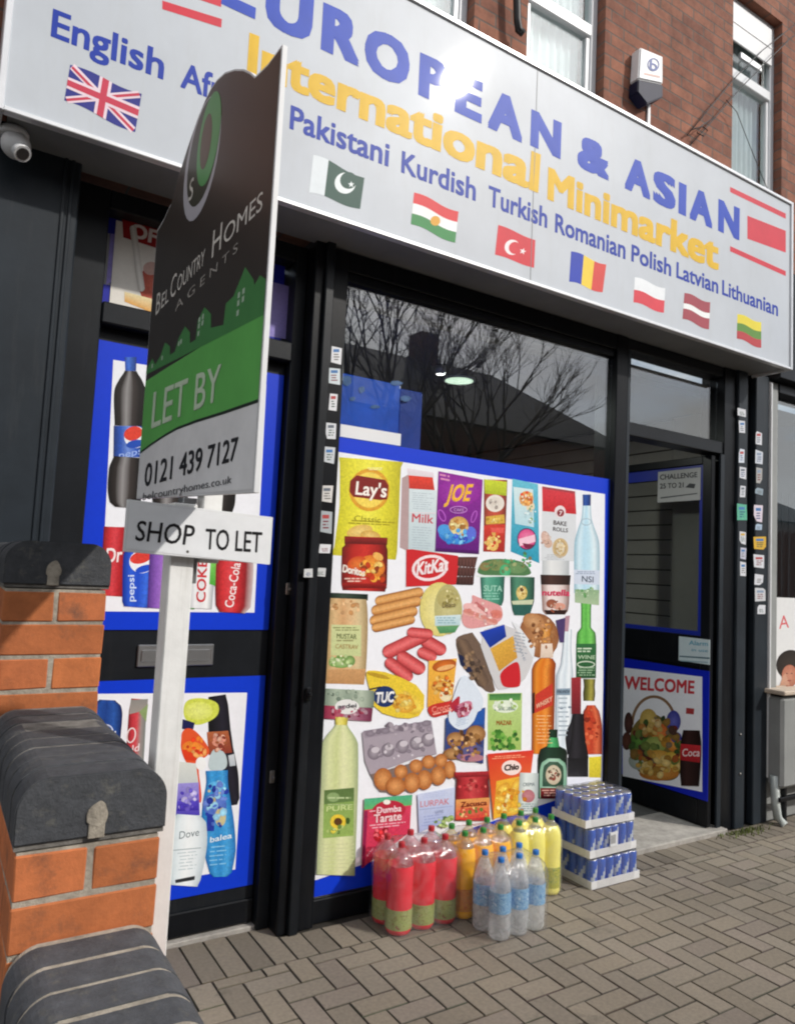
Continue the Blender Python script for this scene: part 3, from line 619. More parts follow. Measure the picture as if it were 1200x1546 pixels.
sgn('main_lettering', line('A', 3.18, 3.40, 3.855, .213, B1, .075), line('S', 3.425, 3.63, 3.855, .213, B1, .075), line('I', 3.658, 3.732, 3.855, .213, B1, 0), line('A', 3.765, 3.99, 3.855, .22, B1, .075), line('N', 4.05, 4.275, 3.86, .225, B1, .075))
sgn('subtitle_lettering', line('International', .925, 2.525, 3.612, .178, YE, .06))
sgn('subtitle_lettering', line('Minimarket', 2.59, 4.06, 3.60, .19, YE, .06))
sgn('language_lettering', line('English', .205, .60, 3.438, .112, B2, .035))
sgn('language_lettering', line('African', .666, 1.03, 3.436, .112, B2, .035))
sgn('language_lettering', line('Pakistani', 1.125, 1.615, 3.44, .112, B2, .035))
sgn('language_lettering', line('Kurdish', 1.683, 2.118, 3.438, .112, B2, .035))
sgn('language_lettering', line('Turkish', 2.197, 2.595, 3.442, .112, B2, .035))
sgn('language_lettering', line('Romanian', 2.652, 3.20, 3.438, .112, B2, .035))
sgn('language_lettering', line('Polish', 3.25, 3.602, 3.442, .108, B2, .035))
sgn('language_lettering', line('Latvian', 3.65, 4.06, 3.448, .106, B2, .035))
sgn('language_lettering', line('Lithuanian', 4.10, 4.72, 3.454, .104, B2, .035))
sgn('stripe', ('poly', [(245, 0), (335, 28), (334, 41), (245, 13)], RD)); sgn('stripe', ('poly', [(240, -60), (334, -26), (334, 10), (240, -22)], RD))
sgn('stripe', ('poly', [(1102, 281.5), (1186, 322), (1186, 330), (1102, 289.5)], RD)); sgn('stripe', ('poly', [(1128, 325), (1186, 348), (1186, 381), (1128, 360)], RD)); sgn('stripe', ('poly', [(1102, 371), (1186, 409), (1186, 416.5), (1102, 379)], RD))
def wavy(quad, bands, vertical=False, wob=.10, extra=None):
    """a waving flag: quad tl tr br bl in survey pixels, bands [(f0, f1, colour)]"""
    p = Print(S, (0, -1, 0), base=.0005, step=.00012)
    def at(u, v):
        a = [quad[0][i] + (quad[1][i] - quad[0][i]) * u for i in (0, 1)]; b = [quad[3][i] + (quad[2][i] - quad[3][i]) * u for i in (0, 1)]
        h = math.hypot(b[0] - a[0], b[1] - a[1]); w = wob * h * math.sin(u * 2 * math.pi) * .45
        return (a[0] + (b[0] - a[0]) * v, a[1] + (b[1] - a[1]) * v - w)
    n = 10
    for f0, f1, col in bands:
        if vertical: pts = [at(f0 + (f1 - f0) * k / n, 0) for k in range(n + 1)] + [at(f0 + (f1 - f0) * k / n, 1) for k in range(n, -1, -1)]
        else: pts = [at(k / n, f0) for k in range(n + 1)] + [at(k / n, f1) for k in range(n, -1, -1)]
        p.poly(pts, col)
    if extra: extra(p, at)
    return p.build('flag', M['signprint'], sign)
def star(p, cx, cy, r, col, rot=-90, n=5, k=.42):
    p.poly([(cx + (r if i % 2 == 0 else r * k) * math.cos(math.radians(rot + 180 / n * i)), cy + (r if i % 2 == 0 else r * k) * math.sin(math.radians(rot + 180 / n * i))) for i in range(2 * n)], col)
def crescent(p, cx, cy, r, fg, bg, dx, dy, k=.80): p.ell(cx, cy, r, r, fg); p.ell(cx + dx, cy + dy, r * k, r * k, bg)
def uk(p, at):
    def bar(u0, v0, u1, v1, w, col):
        d = Vector((u1 - u0, (v1 - v0) * .55)).normalized(); nx, ny = -d.y * w, d.x * w / .55
        p.poly([at(u0 + nx, v0 + ny), at(u1 + nx, v1 + ny), at(u1 - nx, v1 - ny), at(u0 - nx, v0 - ny)], col)
    W, R = '#e8d3dd', '#c63a52'
    bar(.03, .03, .97, .97, .05, W); bar(.03, .97, .97, .03, .05, W); bar(.03, .05, .97, .97, .02, R); bar(.03, .97, .97, .03, .02, R)
    bar(.5, 0, .5, 1, .085, W); bar(0, .5, 1, .5, .085, W); bar(.5, 0, .5, 1, .045, R); bar(0, .5, 1, .5, .045, R)
wavy([(106, 97), (214, 141), (204, 199), (97, 151)], [(0, 1, '#2b2f86')], extra=uk)
wavy([(473, 233), (550, 268), (543.5, 315), (466.5, 290)], [(0, .30, '#dfe6ea'), (.30, 1, '#2f5247')], True, extra=lambda p, at: (crescent(p, 521, 276, 16, '#e8efef', '#2f5247', 5, -4), star(p, 530, 278, 5, '#e8efef')))
wavy([(625, 290), (692, 319), (687, 366), (620, 338)], [(0, .34, '#d93a3f'), (.34, .66, '#eef1f0'), (.66, 1, '#3c8a4c')], extra=lambda p, at: p.ell(657, 333, 7.5, 7.5, '#e2a63a', n=14))
wavy([(752, 339), (808, 362), (806, 404), (747, 384)], [(0, 1, '#d2313d')], wob=.05, extra=lambda p, at: (crescent(p, 773, 373, 11.5, '#f3e9ea', '#d2313d', 4, 1), star(p, 789, 379, 5.2, '#f3e9ea', -70)))
wavy([(862, 379), (915, 399), (909.5, 441), (859, 425)], [(0, .36, '#1f3ab0'), (.36, .66, '#f0cf3f'), (.66, 1, '#d6463f')], True)
wavy([(958, 418), (1004, 435), (1002, 472), (956, 456)], [(0, .5, '#e9edf0'), (.5, 1, '#d8404d')])
wavy([(1033, 442), (1072, 456), (1070, 497), (1030, 481)], [(0, .40, '#a24450'), (.40, .60, '#eef0ef'), (.60, 1, '#a24450')])
wavy([(1113, 474), (1149, 486), (1149, 525), (1112, 511)], [(0, .36, '#e3d23c'), (.36, .68, '#5d8b35'), (.68, 1, '#b53a3d')])

# ================================================================== ALARM, CAMERA, CABLES, PIPE
U3 = aty(3.02)
al = thing('alarm_box', 'white and navy burglar alarm box on the brick wall above the sign', 'alarm box', (3.66, 3.05, 4.85))
a3 = [U3(*p) for p in ((967, 70), (1001, 84), (1001, 126), (964, 118))]
MB().prism(a3, (0, .075, 0), bev=.008).build('cover', M['white'], al)
MB().prism([U3(*p) for p in ((963.5, 119), (1001, 127), (1001, 146), (977, 156), (963, 138))], (0, .078, 0), bev=.006).build('base_unit', M['navy'], al)
ap = Print(aty(3.0195), (0, -1, 0), base=.0006)
ap.text('b', (980, 104), (992, 108), (981, 87), '#26408c', .03).ring(986, 97, 9, 10, 1.6, '#26408c').poly([(972, 109), (996, 114), (996, 117), (972, 112)], '#c9a49a')
ap.build('badge', M['print_'], al)
MB().box(3.708, 3.085, 4.2, 3.735, 3.0995, 4.78, bev=.003).build('conduit', M['white'], al)
cc = thing('security_camera', 'white turret security camera under the left end of the sign', 'security camera', (0.10, 2.96, 3.05))
cb = MB().lathe([(0.0, .062), (.045, .062), (.052, .05), (.052, .03), (.0, .03)], 20, at=(0.125, 2.93, 3.062)); cb.build('mount', M['white'], cc)
bm = bmesh.new(); bmesh.ops.create_uvsphere(bm, u_segments=20, v_segments=14, radius=.05); bmesh.ops.translate(bm, verts=bm.verts, vec=(0.135, 2.92, 3.066)); MB().bm(bm, smooth=True).build('ball', M['white'], cc)
d = Vector((0.35, -0.62, -0.70)).normalized(); c0 = Vector((0.135, 2.92, 3.066))
MB().tube([c0 + d * .03, c0 + d * .064], .030, 18).build('barrel', M['white'], cc)
MB().tube([c0 + d * .0641, c0 + d * .066], .022, 18).build('lens', mat('lens_glass', (.006, .006, .01), .08, coat=.5), cc)
def cable(pts, r, label, y=3.07):
    P = aty(y); return tag(MB().tube([P(*p) for p in pts], r, 6).build('cable', M['cable']), label, 'cable', 'cables on the upper brick wall')
cable([(1037, 203), (1075, 158), (1112, 114), (1150, 76), (1180, 52), (1230, 12)], .004, 'thin black cable running up to the top of the tall narrow window')
cable([(1038, 222), (1066, 192), (1080, 176), (1118, 132), (1160, 90), (1192, 58), (1240, 22)], .004, 'black cable just below the other, crossing the brick diagonally to the narrow window', 3.06)
cable([(1042, 196), (1060, 190), (1068, 196), (1062, 205), (1052, 200), (1060, 188), (1080, 176)], .004, 'looped end of black cable tied on the brick by the sign top', 3.05)
cable([(1096, 150), (1112, 168), (1128, 210), (1144, 250), (1158, 284)], .0028, 'thin cable slanting down across the pane of the narrow window', 3.04)
P = aty(3.03)
tag(MB().tube([P(779, -60), P(780, -10), P(781, 30), P(783, 44), P(789, 49)], .022, 10).build('overflow_pipe', M['cable']), 'short black pipe with a bent end on the brick between two upstairs windows', 'pipe')

# ================================================================== ESTATE AGENT SIGN
ea = thing('estate_agent_sign', 'white post with dark LET BY board and SHOP TO LET slip', 'estate agent sign', (0.40, 1.41, 0))
MB().box(.376, 1.387, -.05, .421, 1.437, 1.710, bev=.002).build('post', M['postwood'], ea)
R_ = [(.957, 1.699), (.957, 2.35), (1.011, 2.352), (1.066, 2.363), (1.09, 2.384), (1.124, 2.409), (1.17, 2.436), (1.225, 2.462), (1.27, 2.474), (1.304, 2.477)]
outl = R_ + [(2 * 1.304 - y, z + .045 * (1.304 - y) * -1 + .0) for y, z in reversed(R_[1:-1])] + [(1.651, 1.731)]
BXF = .366; BX = .4225; KB = BX / BXF
board = MB().prism([(BX, y * KB, EYE + (z - EYE) * KB) for y, z in outl], (.0095, 0, 0), bev=.0008).build('board', M['corr'], ea)
MB().box(.4325, 1.39, 1.60, .47, 1.434, 2.35, bev=.002).build('batten', M['postwood'], ea)
MB().box(.4215, 1.40, 1.56, .4322, 1.43, 1.70, bev=.001).box(.395, 1.395, 1.7105, .4215, 1.43, 1.722, bev=.001).build('bracket', M['steel'], ea)
L = atx(BX); lp = Print(L, (-1, 0, 0), base=.0006, step=.0002)
def yz(y, z):
    v = Vector((BXF, y, z - EYE)); c = AX * v.x + AY * v.y + AZ * v.z
    return (PCX + FPX * c.x / c.z, PCY + FPX * c.y / c.z)
m_ = .004
top = [p for p in outl if p[1] > 2.2]
lp.poly([yz(.961, 1.955)] + [yz(min(max(y, .961), 1.647), z - m_) for y, z in top] + [yz(1.647, 1.955)], '#332c25')
# white lower panel and green band with a gently bowed edge
bd = [(.961, 1.827), (1.10, 1.833), (1.25, 1.841), (1.364, 1.845), (1.45, 1.843), (1.55, 1.838), (1.647, 1.831)]
lp.poly([yz(.961, 1.704)] + [yz(*p) for p in bd] + [yz(1.647, 1.735)], '#f0f1f2')
lp.poly([yz(y, z) for y, z in bd] + [yz(1.647, 1.99), yz(1.45, 1.982), yz(1.228, 1.972), yz(1.08, 1.961), yz(.961, 1.955)], '#66bd5a')
lp.poly([yz(y, z - .002) for y, z in bd] + [yz(y, z + .003) for y, z in reversed(bd)], '#1c2a1c')
# skyline of small houses
sk = [(1.647, 1.985), (1.647, 2.0), (1.60, 2.03), (1.57, 2.0), (1.53, 2.02), (1.50, 2.055), (1.46, 2.03), (1.455, 2.0), (1.42, 2.0), (1.40, 2.035), (1.36, 2.06), (1.325, 2.03), (1.32, 1.995), (1.285, 1.995), (1.28, 2.05), (1.245, 2.075), (1.205, 2.04), (1.20, 2.0), (1.135, 1.985), (1.13, 2.04), (1.095, 2.045), (1.05, 2.10), (1.01, 2.05), (1.005, 2.035), (.985, 2.05), (.961, 2.03), (.961, 1.95)]
SKY = lambda z: 1.955 + (z - 1.955) * .62 if z > 1.955 else z
lp.poly([yz(p[0], SKY(p[1]) + (p[0] - .961) * .045 * (p[1] > 1.96)) for p in sk], '#458a48')
for (y, z) in ((1.275, 2.04), (1.255, 2.042), (1.275, 2.022), (1.255, 2.024), (1.275, 2.0), (1.075, 2.03), (1.055, 2.032), (1.075, 2.01), (1.055, 2.012), (1.075, 1.985), (1.40, 2.01), (1.385, 2.012), (1.52, 2.0), (1.60, 1.995)):
    z = SKY(z) + (y - .961) * .045; lp.poly([yz(y, z), yz(y - .010, z), yz(y - .010, z + .009), yz(y, z + .009)], '#b4ccb4')
def bt(txt, y0, y1, z, h, col, bold, z1=None, arc=0): lp.text(txt, yz(y0, z), yz(y1, z if z1 is None else z1), yz(y0, z + h), col, bold, arc)
bt('LET BY', 1.56, 1.13, 1.872, .082, '#d2e6ca', .012, 1.858)
bt('0121 439 7127', 1.585, 1.03, 1.752, .052, '#1d1c20', .02)
bt('belcountryhomes.co.uk', 1.585, 1.045, 1.7235, .017, '#4a4a50', .0, 1.719)
bt('B', 1.60, 1.567, 2.125, .05, '#e4e0d8', 0); bt('EL', 1.555, 1.50, 2.127, .034, '#e4e0d8', 0); bt('C', 1.487, 1.447, 2.126, .05, '#e4e0d8', 0); bt('OUNTRY', 1.437, 1.265, 2.127, .034, '#e4e0d8', 0, 2.126); bt('H', 1.225, 1.178, 2.123, .052, '#e4e0d8', 0); bt('OMES', 1.165, .995, 2.124, .034, '#e4e0d8', 0, 2.118)
bt('A G E N T S', 1.44, 1.09, 2.088, .020, '#a8a39c', 0)
# round crest: pale ring, green field and a small pale figure mark
def ov(y, z, a, b, col, **k):
    lp.poly([yz(y + a * math.cos(t * math.pi / 14), z + b * math.sin(t * math.pi / 14)) for t in range(28)], col)
ov(1.335, 2.352, .112, .112, '#bdbcc4'); ov(1.327, 2.362, .097, .098, '#28301f'); ov(1.295, 2.372, .068, .085, '#4aa356'); ov(1.31, 2.375, .034, .052, '#5a4632')
bt('S', 1.40, 1.372, 2.295, .045, '#e4e0d8', .01)
lp.build('print', M['boardprint'], board)
sl = MB()
slc = [(.288, 1.7065), (.566, 1.6965), (.566, 1.603), (.288, 1.613)]
slip = sl.prism([(x, 1.366, z) for x, z in slc], (0, .0095, 0), bev=.0008).build('slip_board', M['corr'], ea)
sp = Print(aty(1.366), (0, -1, 0), base=.0006)
sp.poly([(196.5, 758), (410, 784.5), (406, 852.5), (191, 828)], '#e6e8ea')
sp.text('SHOP', (203.5, 816), (291, 823.5), (208, 784), '#16161a', .012).text('TO LET', (309, 829), (394, 834.5), (311, 796), '#16161a', .012)
sp.ell(283, 833, 2.2, 2.2, '#55504a', n=8)
sp.build('print', M['boardprint'], slip)

# ================================================================== BRICK WALL WITH STEPPED COPINGS
bw = thing('brick_wall', 'orange brick boundary wall stepping up to the shop with rounded blue brick copings', 'wall', (.25, 1.3, 0))
WX0, WX1 = .147, .366; CH = .0775
bk = MB(); mo = MB()
def brick(x0, y0, z0, x1, y1, z1):
    k = random.uniform(.82, 1.12); t = random.uniform(-.02, .02)
    bk.box(x0, y0, z0, x1, y1, z1, bev=.0025, col=((.50 + t) * k, (.152 + t * .5) * k, .050 * k), jit=.0016)
def run(y0, y1, ztop, zbot):
    mo.box(WX0 + .0025, y0 + .0025, zbot, WX1 - .0025, y1, ztop - .003)
    z = ztop - .008; r = 0
    while z - .0685 > zbot - .05:
        za, zb = z - .0685, z
        if r % 2 == 0:      # header row on the end face, stretchers after it
            brick(WX0, y0, za, WX0 + .1045, y0 + .215, zb); brick(WX1 - .1045, y0, za, WX1, y0 + .215, zb); y = y0 + .225
        else:
            brick(WX0, y0, za, WX1, y0 + .1045, zb); y = y0 + .1145
        while y < y1 - .02:
            e = min(y + .215, y1); brick(WX0, y, za, WX0 + .1025, e, zb); brick(WX1 - .1025, y, za, WX1, e, zb); y = e + .01
        z -= CH; r += 1
run(-.9, 1.283, .893, 0); run(1.287, 1.88, 1.145, .6); run(1.886, 3.03, 1.525, .95)
bk.build('brickwork', M['brick'], bw, vcol=True); mo.build('mortar', M['mortar'], bw)
def coping(y0, y1, z0, h, tone, jm='copmortar'):
    cm = MB(); mm = MB(); x0, x1 = WX0 - .004, WX1 + .007; n = 9
    def prof(x0, x1, z0, z1, r):
        pts = [(x0, z0), (x1, z0)]
        for k in range(n): a = math.pi / 2 * k / (n - 1); pts.append((x1 - r + r * math.cos(a), z1 - r + r * math.sin(a)))
        for k in range(n): a = math.pi / 2 + math.pi / 2 * k / (n - 1); pts.append((x0 + r + r * math.cos(a), z1 - r + r * math.sin(a)))
        return [(x, z + (.012 * (1 - ((x - (x0 + x1) / 2) / ((x1 - x0) / 2)) ** 2) if z > z0 + .03 else 0)) for x, z in pts]
    y = y0; i = 0
    while y < y1 - .02:
        e = min(y + .0665, y1); k = random.uniform(.9, 1.1) * tone; dz = random.uniform(-.0015, .0015); dxx = random.uniform(-.0012, .0012)
        bm = bmesh.new(); vs = [bm.verts.new((x + dxx, y, z + dz)) for x, z in prof(x0, x1, z0 + .006, z0 + h - .012, .044)]; f = bm.faces.new(vs)
        r = bmesh.ops.extrude_face_region(bm, geom=[f])
        for v in r['geom']:
            if isinstance(v, bmesh.types.BMVert): v.co.y = e
        bmesh.ops.recalc_face_normals(bm, faces=list(bm.faces))
        caps = [fc for fc in bm.faces if len(fc.verts) > 4]
        bmesh.ops.bevel(bm, geom=list({ed for fc in caps for ed in fc.edges}), offset=.002, segments=2, affect='EDGES')
        cm.bm(bm, 0, (.060 * k, .064 * k, .072 * k)); y = e + .006; i += 1
    mm.prism([(x, y0 + .006, z) for x, z in prof(x0 + .002, x1 - .002, z0 - .002, z0 + h - .0130, .043)], (0, y1 - y0 - .01, 0))
    o = cm.build('coping', M['coping'], bw, vcol=True); mm.build('coping_mortar', M[jm], o); return o
coping(-.9, 1.283, .893, .118, 1.15, 'mortar'); c1 = coping(1.283, 1.882, 1.147, .11, .95); c2 = coping(1.882, 3.02, 1.527, .11, .8)  # lower tone of the topmost coping puts shade into its colour
def blob(x, z, y, par, s=1.0):
    b = MB(); pts = []
    for k in range(14):
        a = 2 * math.pi * k / 14; r = (.0165 + .0014 * math.sin(3 * a + x * 40) + .0008 * math.cos(5 * a)) * s; pts.append((x + r * math.cos(a), y, z + r * 1.25 * math.sin(a)))
    b.prism(pts, (0, -.004, 0), bev=.0012); b.box(x - .0125 * s, y - .0035, z - .036 * s, x + .0125 * s, y + .001, z, bev=.001); b.build('mortar_smear', M['mortar'], par)
blob(.262, 1.188, 1.283, c1); blob(.245, 1.567, 1.882, c2)
# ================================================================== POSTERS ON THE GLASS AND DOORS
BLUE = '#0638cc'; WHT = '#eceef4'
def poster(name, label, y, x0, z0, x1, z1, inner=None, col=BLUE, cat='poster', group=None, th=.003):
    o = tag(MB().box(x0, y, z0, x1, y + th, z1).build(name, M['print_']), label, cat, group)
    me = o.data; a = me.color_attributes.new('Col', 'FLOAT_COLOR', 'CORNER'); a.data.foreach_set('color', (list(lin(col)) + [1.0]) * len(me.loops))
    p = Print(aty(y), (0, -1, 0), base=.0006, step=.00018)
    if inner: p.poly(inner, WHT)
    return o, p
# ---- big grocery poster on the shop window
o, p = poster('grocery_poster', 'large blue-bordered shop window poster crowded with pictures of groceries', 3.098, 1.582, .117, 3.452, 2.226)
p.poly([(509.5, 682), (913, 746), (909, 1185), (474, 1330)], WHT)
A = (470, 660, 2.609); B = (470, 870, 5.0); Cc = (680, 870, 4.8); D = (450, 1070, 4.8); E = (660, 1080, 4.444); F = (600, 690, 6.0); H = (780, 720, 7.36); T = (640, 1020, 10.0); V = (530, 1190, 6.316)
p.crop(*A)
# crisps bag
p.body([(235, 88, 127), (232, 110, 121), (228, 280, 118), (214, 440, 124), (206, 474, 126)], ['#c9c22a', '#e2da3c', '#ebe44e', '#ddd436', '#b9b026'])
p.ell(228, 208, 80, 84, '#d99a2a', mid='#f2cf58').ell(228, 208, 66, 70, '#efd25a').poly([(152, 172), (178, 150), (290, 168), (304, 190), (298, 245), (270, 248), (165, 235), (150, 215)], '#7e1f1b')
p.text("Lay's", (172, 226), (294, 238), (178, 170), '#f7efe6', .03).text('Classic', (168, 330), (272, 338), (170, 306), '#9c9122', .01)
p.ell(190, 372, 52, 26, '#d9b25a', -12, mid='#e8cc7e').ell(232, 388, 40, 20, '#cfa04a', 8, mid='#e6c878')
# salsa jar
p.body([(214, 393, 84), (214, 428, 82), (210, 440, 90), (207, 580, 90), (206, 606, 84)], ['#5e1714', '#b3261f', '#c9332a', '#a8241f', '#5a1512'])
p.quad([(130, 394), (300, 398), (298, 424), (130, 420)], '#8e2320', '#5c1512').ell(238, 510, 52, 44, '#d9742a', 20, mid='#efa63e').ell(180, 500, 40, 30, '#c94a22', -20, mid='#e07a34').ell(262, 470, 22, 14, '#e8b05a', 30)
p.text('Doritos', (120, 530), (206, 548), (124, 500), '#f2e6dc', .03).quad([(120, 575), (296, 578), (296, 596), (120, 594)], '#9a1f1a', '#6a1412')
# milk carton
p.crop(*F)
p.poly([(40, 190), (110, 150), (108, 860), (20, 820)], '#b39a9a').quad([(85, 100), (325, 140), (330, 185), (95, 165)], '#e6dce4', '#d8cfd6').quad([(100, 165), (318, 185), (335, 300), (105, 285)], '#e0402f', '#c3372d')
p.quad([(104, 285), (352, 305), (345, 880), (96, 855)], '#d4e0e4', '#bccdd2').text('Milk', (128, 590), (322, 604), (132, 505), '#c94a55', .02)
p.quad([(104, 500), (345, 505), (345, 512), (104, 506)], '#e9d9df', '#e9d9df')
# purple cake packet
p.quad([(370, 128), (770, 205), (735, 880), (338, 855)], '#8e2496', '#5e1478').ell(560, 310, 190, 140, '#8c1f93', mid='#a53cae').text('JOE', (425, 405), (645, 400), (470, 240), '#f0b53a', .05)
p.ring(548, 478, 80, 34, 8, '#c887d8').text('CAKE', (505, 492), (595, 494), (506, 464), '#d9a6e2', .01).ell(540, 700, 170, 92, '#2f7fd0', 3, mid='#53a7e4').ell(420, 660, 60, 50, '#4a9ade').ell(660, 690, 50, 60, '#5b6fd8').ell(550, 620, 90, 82, '#c9954a', mid='#e8c37e').ell(540, 655, 62, 50, '#e2d59a').ring(400, 530, 30, 60, 10, '#b45cc4', -25).ring(690, 540, 24, 60, 10, '#b45cc4', 20).poly([(345, 825), (735, 850), (733, 878), (338, 853)], '#4c1060')
# stacked crisps tube (no mascot)
p.body([(888, 205, 106), (886, 340, 104), (880, 620, 100), (872, 860, 98)], ['#7a3526', '#b5493a', '#c9543f', '#b04636', '#6e2c20']).quad([(785, 200), (990, 225), (985, 350), (790, 330)], '#c8d434', '#a9b826').ell(882, 420, 84, 78, '#e9e2d8', mid='#cfc4b8').poly([(800, 540), (965, 520), (972, 600), (800, 610)], '#d6ac45').quad([(782, 620), (975, 610), (968, 860), (780, 850)], '#cf3b2e', '#a62a22').ell(860, 780, 52, 72, '#e6b85e', -12, mid='#f2d489').poly([(840, 640), (965, 640), (960, 690), (850, 690)], '#e05a50')
# kitkat
p.poly([(78, 838), (130, 835), (545, 895), (552, 1010), (525, 1155), (75, 1175)], '#c9262c').quad([(545, 905), (722, 905), (700, 1000), (540, 985)], '#5c3a34', '#462a27').quad([(545, 1000), (705, 1005), (690, 1080), (535, 1075)], '#553530', '#3e2522').quad([(535, 1085), (690, 1085), (680, 1160), (528, 1155)], '#4a2d2a', '#33201e')
p.ring(290, 1005, 165, 118, 26, '#f0dde0', -10).text('KitKat', (165, 1075), (450, 1030), (180, 945), '#f6eaec', .045)
# blue biscuit bag, bake rolls, water bottle
p.crop(*H)
p.quad([(-50, 20), (235, 80), (250, 960), (-70, 830)], '#66bcd2', '#2a97b4').quad([(-40, 110), (180, 140), (190, 560), (-20, 520)], '#cfe4e6', '#b9d9e2').ell(105, 240, 78, 84, '#e3a056', mid='#d8462c').ell(150, 330, 46, 60, '#e9d6b4').ell(110, 690, 108, 122, '#3a2a5a').ell(110, 690, 98, 110, '#d84a86', mid='#e88ab0').poly([(20, 690), (200, 640), (208, 720), (30, 770)], '#f0c4d6').poly([(60, 735), (190, 755), (150, 800), (90, 790)], '#7a1d44')
p.poly([(285, 110), (655, 165), (660, 940), (270, 930)], '#d6dade').quad([(280, 105), (645, 160), (660, 415), (285, 380)], '#d23a44', '#c4232c').poly([(285, 105), (645, 160), (645, 185), (284, 130)], '#a8414a')
p.ell(480, 385, 62, 66, '#ead9dc').ell(485, 400, 40, 42, '#8a2a34').text('7', (468, 425), (500, 428), (470, 375), '#f4e8ea', .03).text('BAKE', (405, 530), (552, 548), (408, 478), '#37302f', .03).text('ROLLS', (400, 600), (566, 618), (402, 552), '#37302f', .03)
p.ell(320, 680, 48, 80, '#c8a294', -15, mid='#dcc0b2').ell(350, 740, 44, 50, '#cfae9c').ring(482, 790, 88, 110, 44, '#cbb184').ring(482, 790, 66, 86, 10, '#b89a6a').ell(482, 790, 40, 56, '#dfd0b0')
p.body([(776, 195, 46), (776, 320, 44)], ['#16306e', '#2a55a8', '#1c3f88', '#142a60'])
p.body([(776, 320, 46), (774, 460, 56), (772, 560, 88), (776, 700, 132), (778, 860, 142), (776, 1290, 140)], ['#8fb6c8', '#cfe6f0', '#b4d8ea', '#bfe0ee', '#dcecf2', '#93b4c4'])
p.poly([(634, 1030), (916, 1040), (914, 1200), (634, 1190)], '#ccd6e6').text('NSI', (720, 1165), (848, 1175), (722, 1095), '#3c4a5e', .01).ring(770, 500, 58, 40, 8, '#9db4c4')
# nut spread jar
p.body([(432, 930, 150), (430, 1110, 150)], ['#b9bfc2', '#e2e4e4', '#d6d9da', '#aeb4b8']).body([(430, 1090, 168), (428, 1200, 160)], ['#22120e', '#4a2f28', '#3a231d', '#1e100d']).body([(428, 1200, 158), (430, 1400, 150), (425, 1490, 140), (425, 1530, 110)], ['#8a6a62', '#e8d8d4', '#eadfdc', '#d8c6c2', '#7e5e56'])
p.text('nutella', (275, 1320), (585, 1325), (285, 1245), '#d0365e', .05).ell(385, 1410, 60, 50, '#8a4a34', mid='#a8644a').ell(470, 1440, 70, 40, '#d89a86').poly([(300, 1480), (560, 1480), (530, 1530), (330, 1530)], '#2c1612')
# two green yoghurt cups
p.crop(*Cc)
p.soft([(250, -130), (500, -120), (575, -60), (590, 5), (190, 0), (200, -70)], '#4f7a4c').ell(330, -80, 70, 40, '#7d8a56').ell(480, -60, 70, 40, '#6b8f5e').ell(395, -40, 40, 46, '#3fa46c', mid='#63c08c').ell(250, -70, 40, 30, '#8a7a4c').poly([(190, -8), (590, -2), (588, 10), (192, 6)], '#dfe9e4')
p.body([(303, 5, 88), (303, 90, 84), (305, 180, 78), (310, 215, 60)], ['#24584c', '#5fa88e', '#4f9a80', '#3f8870', '#1f4c42']).body([(520, 5, 88), (520, 180, 84), (515, 250, 68), (513, 285, 54)], ['#23483c', '#4f8a6e', '#4a8066', '#3c6c56', '#1c3c34'])
p.text('SUTA', (238, 108), (372, 112), (240, 62), '#a8d8c4', .02).ell(515, 120, 40, 50, '#d9bd6a', mid='#efe0a8').ell(515, 95, 14, 18, '#6a4a2a').poly([(440, 180), (600, 170), (590, 205), (450, 205)], '#c9cfae').poly([(445, 210), (592, 208), (575, 280), (465, 280)], '#2b5c54')
# ham
p.soft([(150, 130), (190, 150), (300, 190), (370, 215), (380, 300), (340, 340), (230, 370), (120, 385), (75, 330), (90, 250), (160, 190)], '#dd9b9b').ell(190, 260, 110, 46, '#e8b4b2', 28, mid='#eec4c0').ell(330, 275, 46, 32, '#d88478', 8, mid='#cf6e60').cap(90, 250, 340, 340, 22, ['#e6b0a4', '#cf7f74', '#d89488']).cap(175, 190, 300, 290, 12, ['#b85c5c', '#c87474', '#b85c5c'])
# round bread and bread in a tricolour wrapper
p.ell(640, 430, 140, 165, '#8f5a36', -20, mid='#c08a5c').ell(600, 330, 80, 60, '#b07a4c', 20, mid='#cfa072').ell(690, 520, 60, 90, '#9a6238', mid='#b98252')
p.soft([(30, 470), (60, 430), (190, 400), (330, 820), (300, 850), (240, 830), (120, 700), (60, 590)], '#6e5a4c', 1).cap(70, 460, 250, 800, 46, ['#4a3c34', '#7c6450', '#5c4a3e']).poly([(50, 560), (90, 580), (160, 690), (120, 700), (70, 640)], '#1c2444')
p.soft([(180, 405), (440, 330), (600, 560), (590, 640), (520, 780), (360, 830), (320, 800)], '#cdccce', 1).poly([(440, 330), (480, 345), (610, 520), (600, 600)], '#dfe2e6').quad([(212, 405), (388, 350), (402, 438), (283, 520)], '#1c3fae', '#16348f').quad([(285, 525), (452, 432), (482, 590), (350, 690)], '#d9a843', '#c9953a').soft([(352, 695), (470, 612), (500, 640), (508, 790), (480, 806), (388, 808), (362, 770)], '#c8252e')
p.text('PAINE', (470, 440), (545, 610), (455, 450), '#8f98a8', .0)
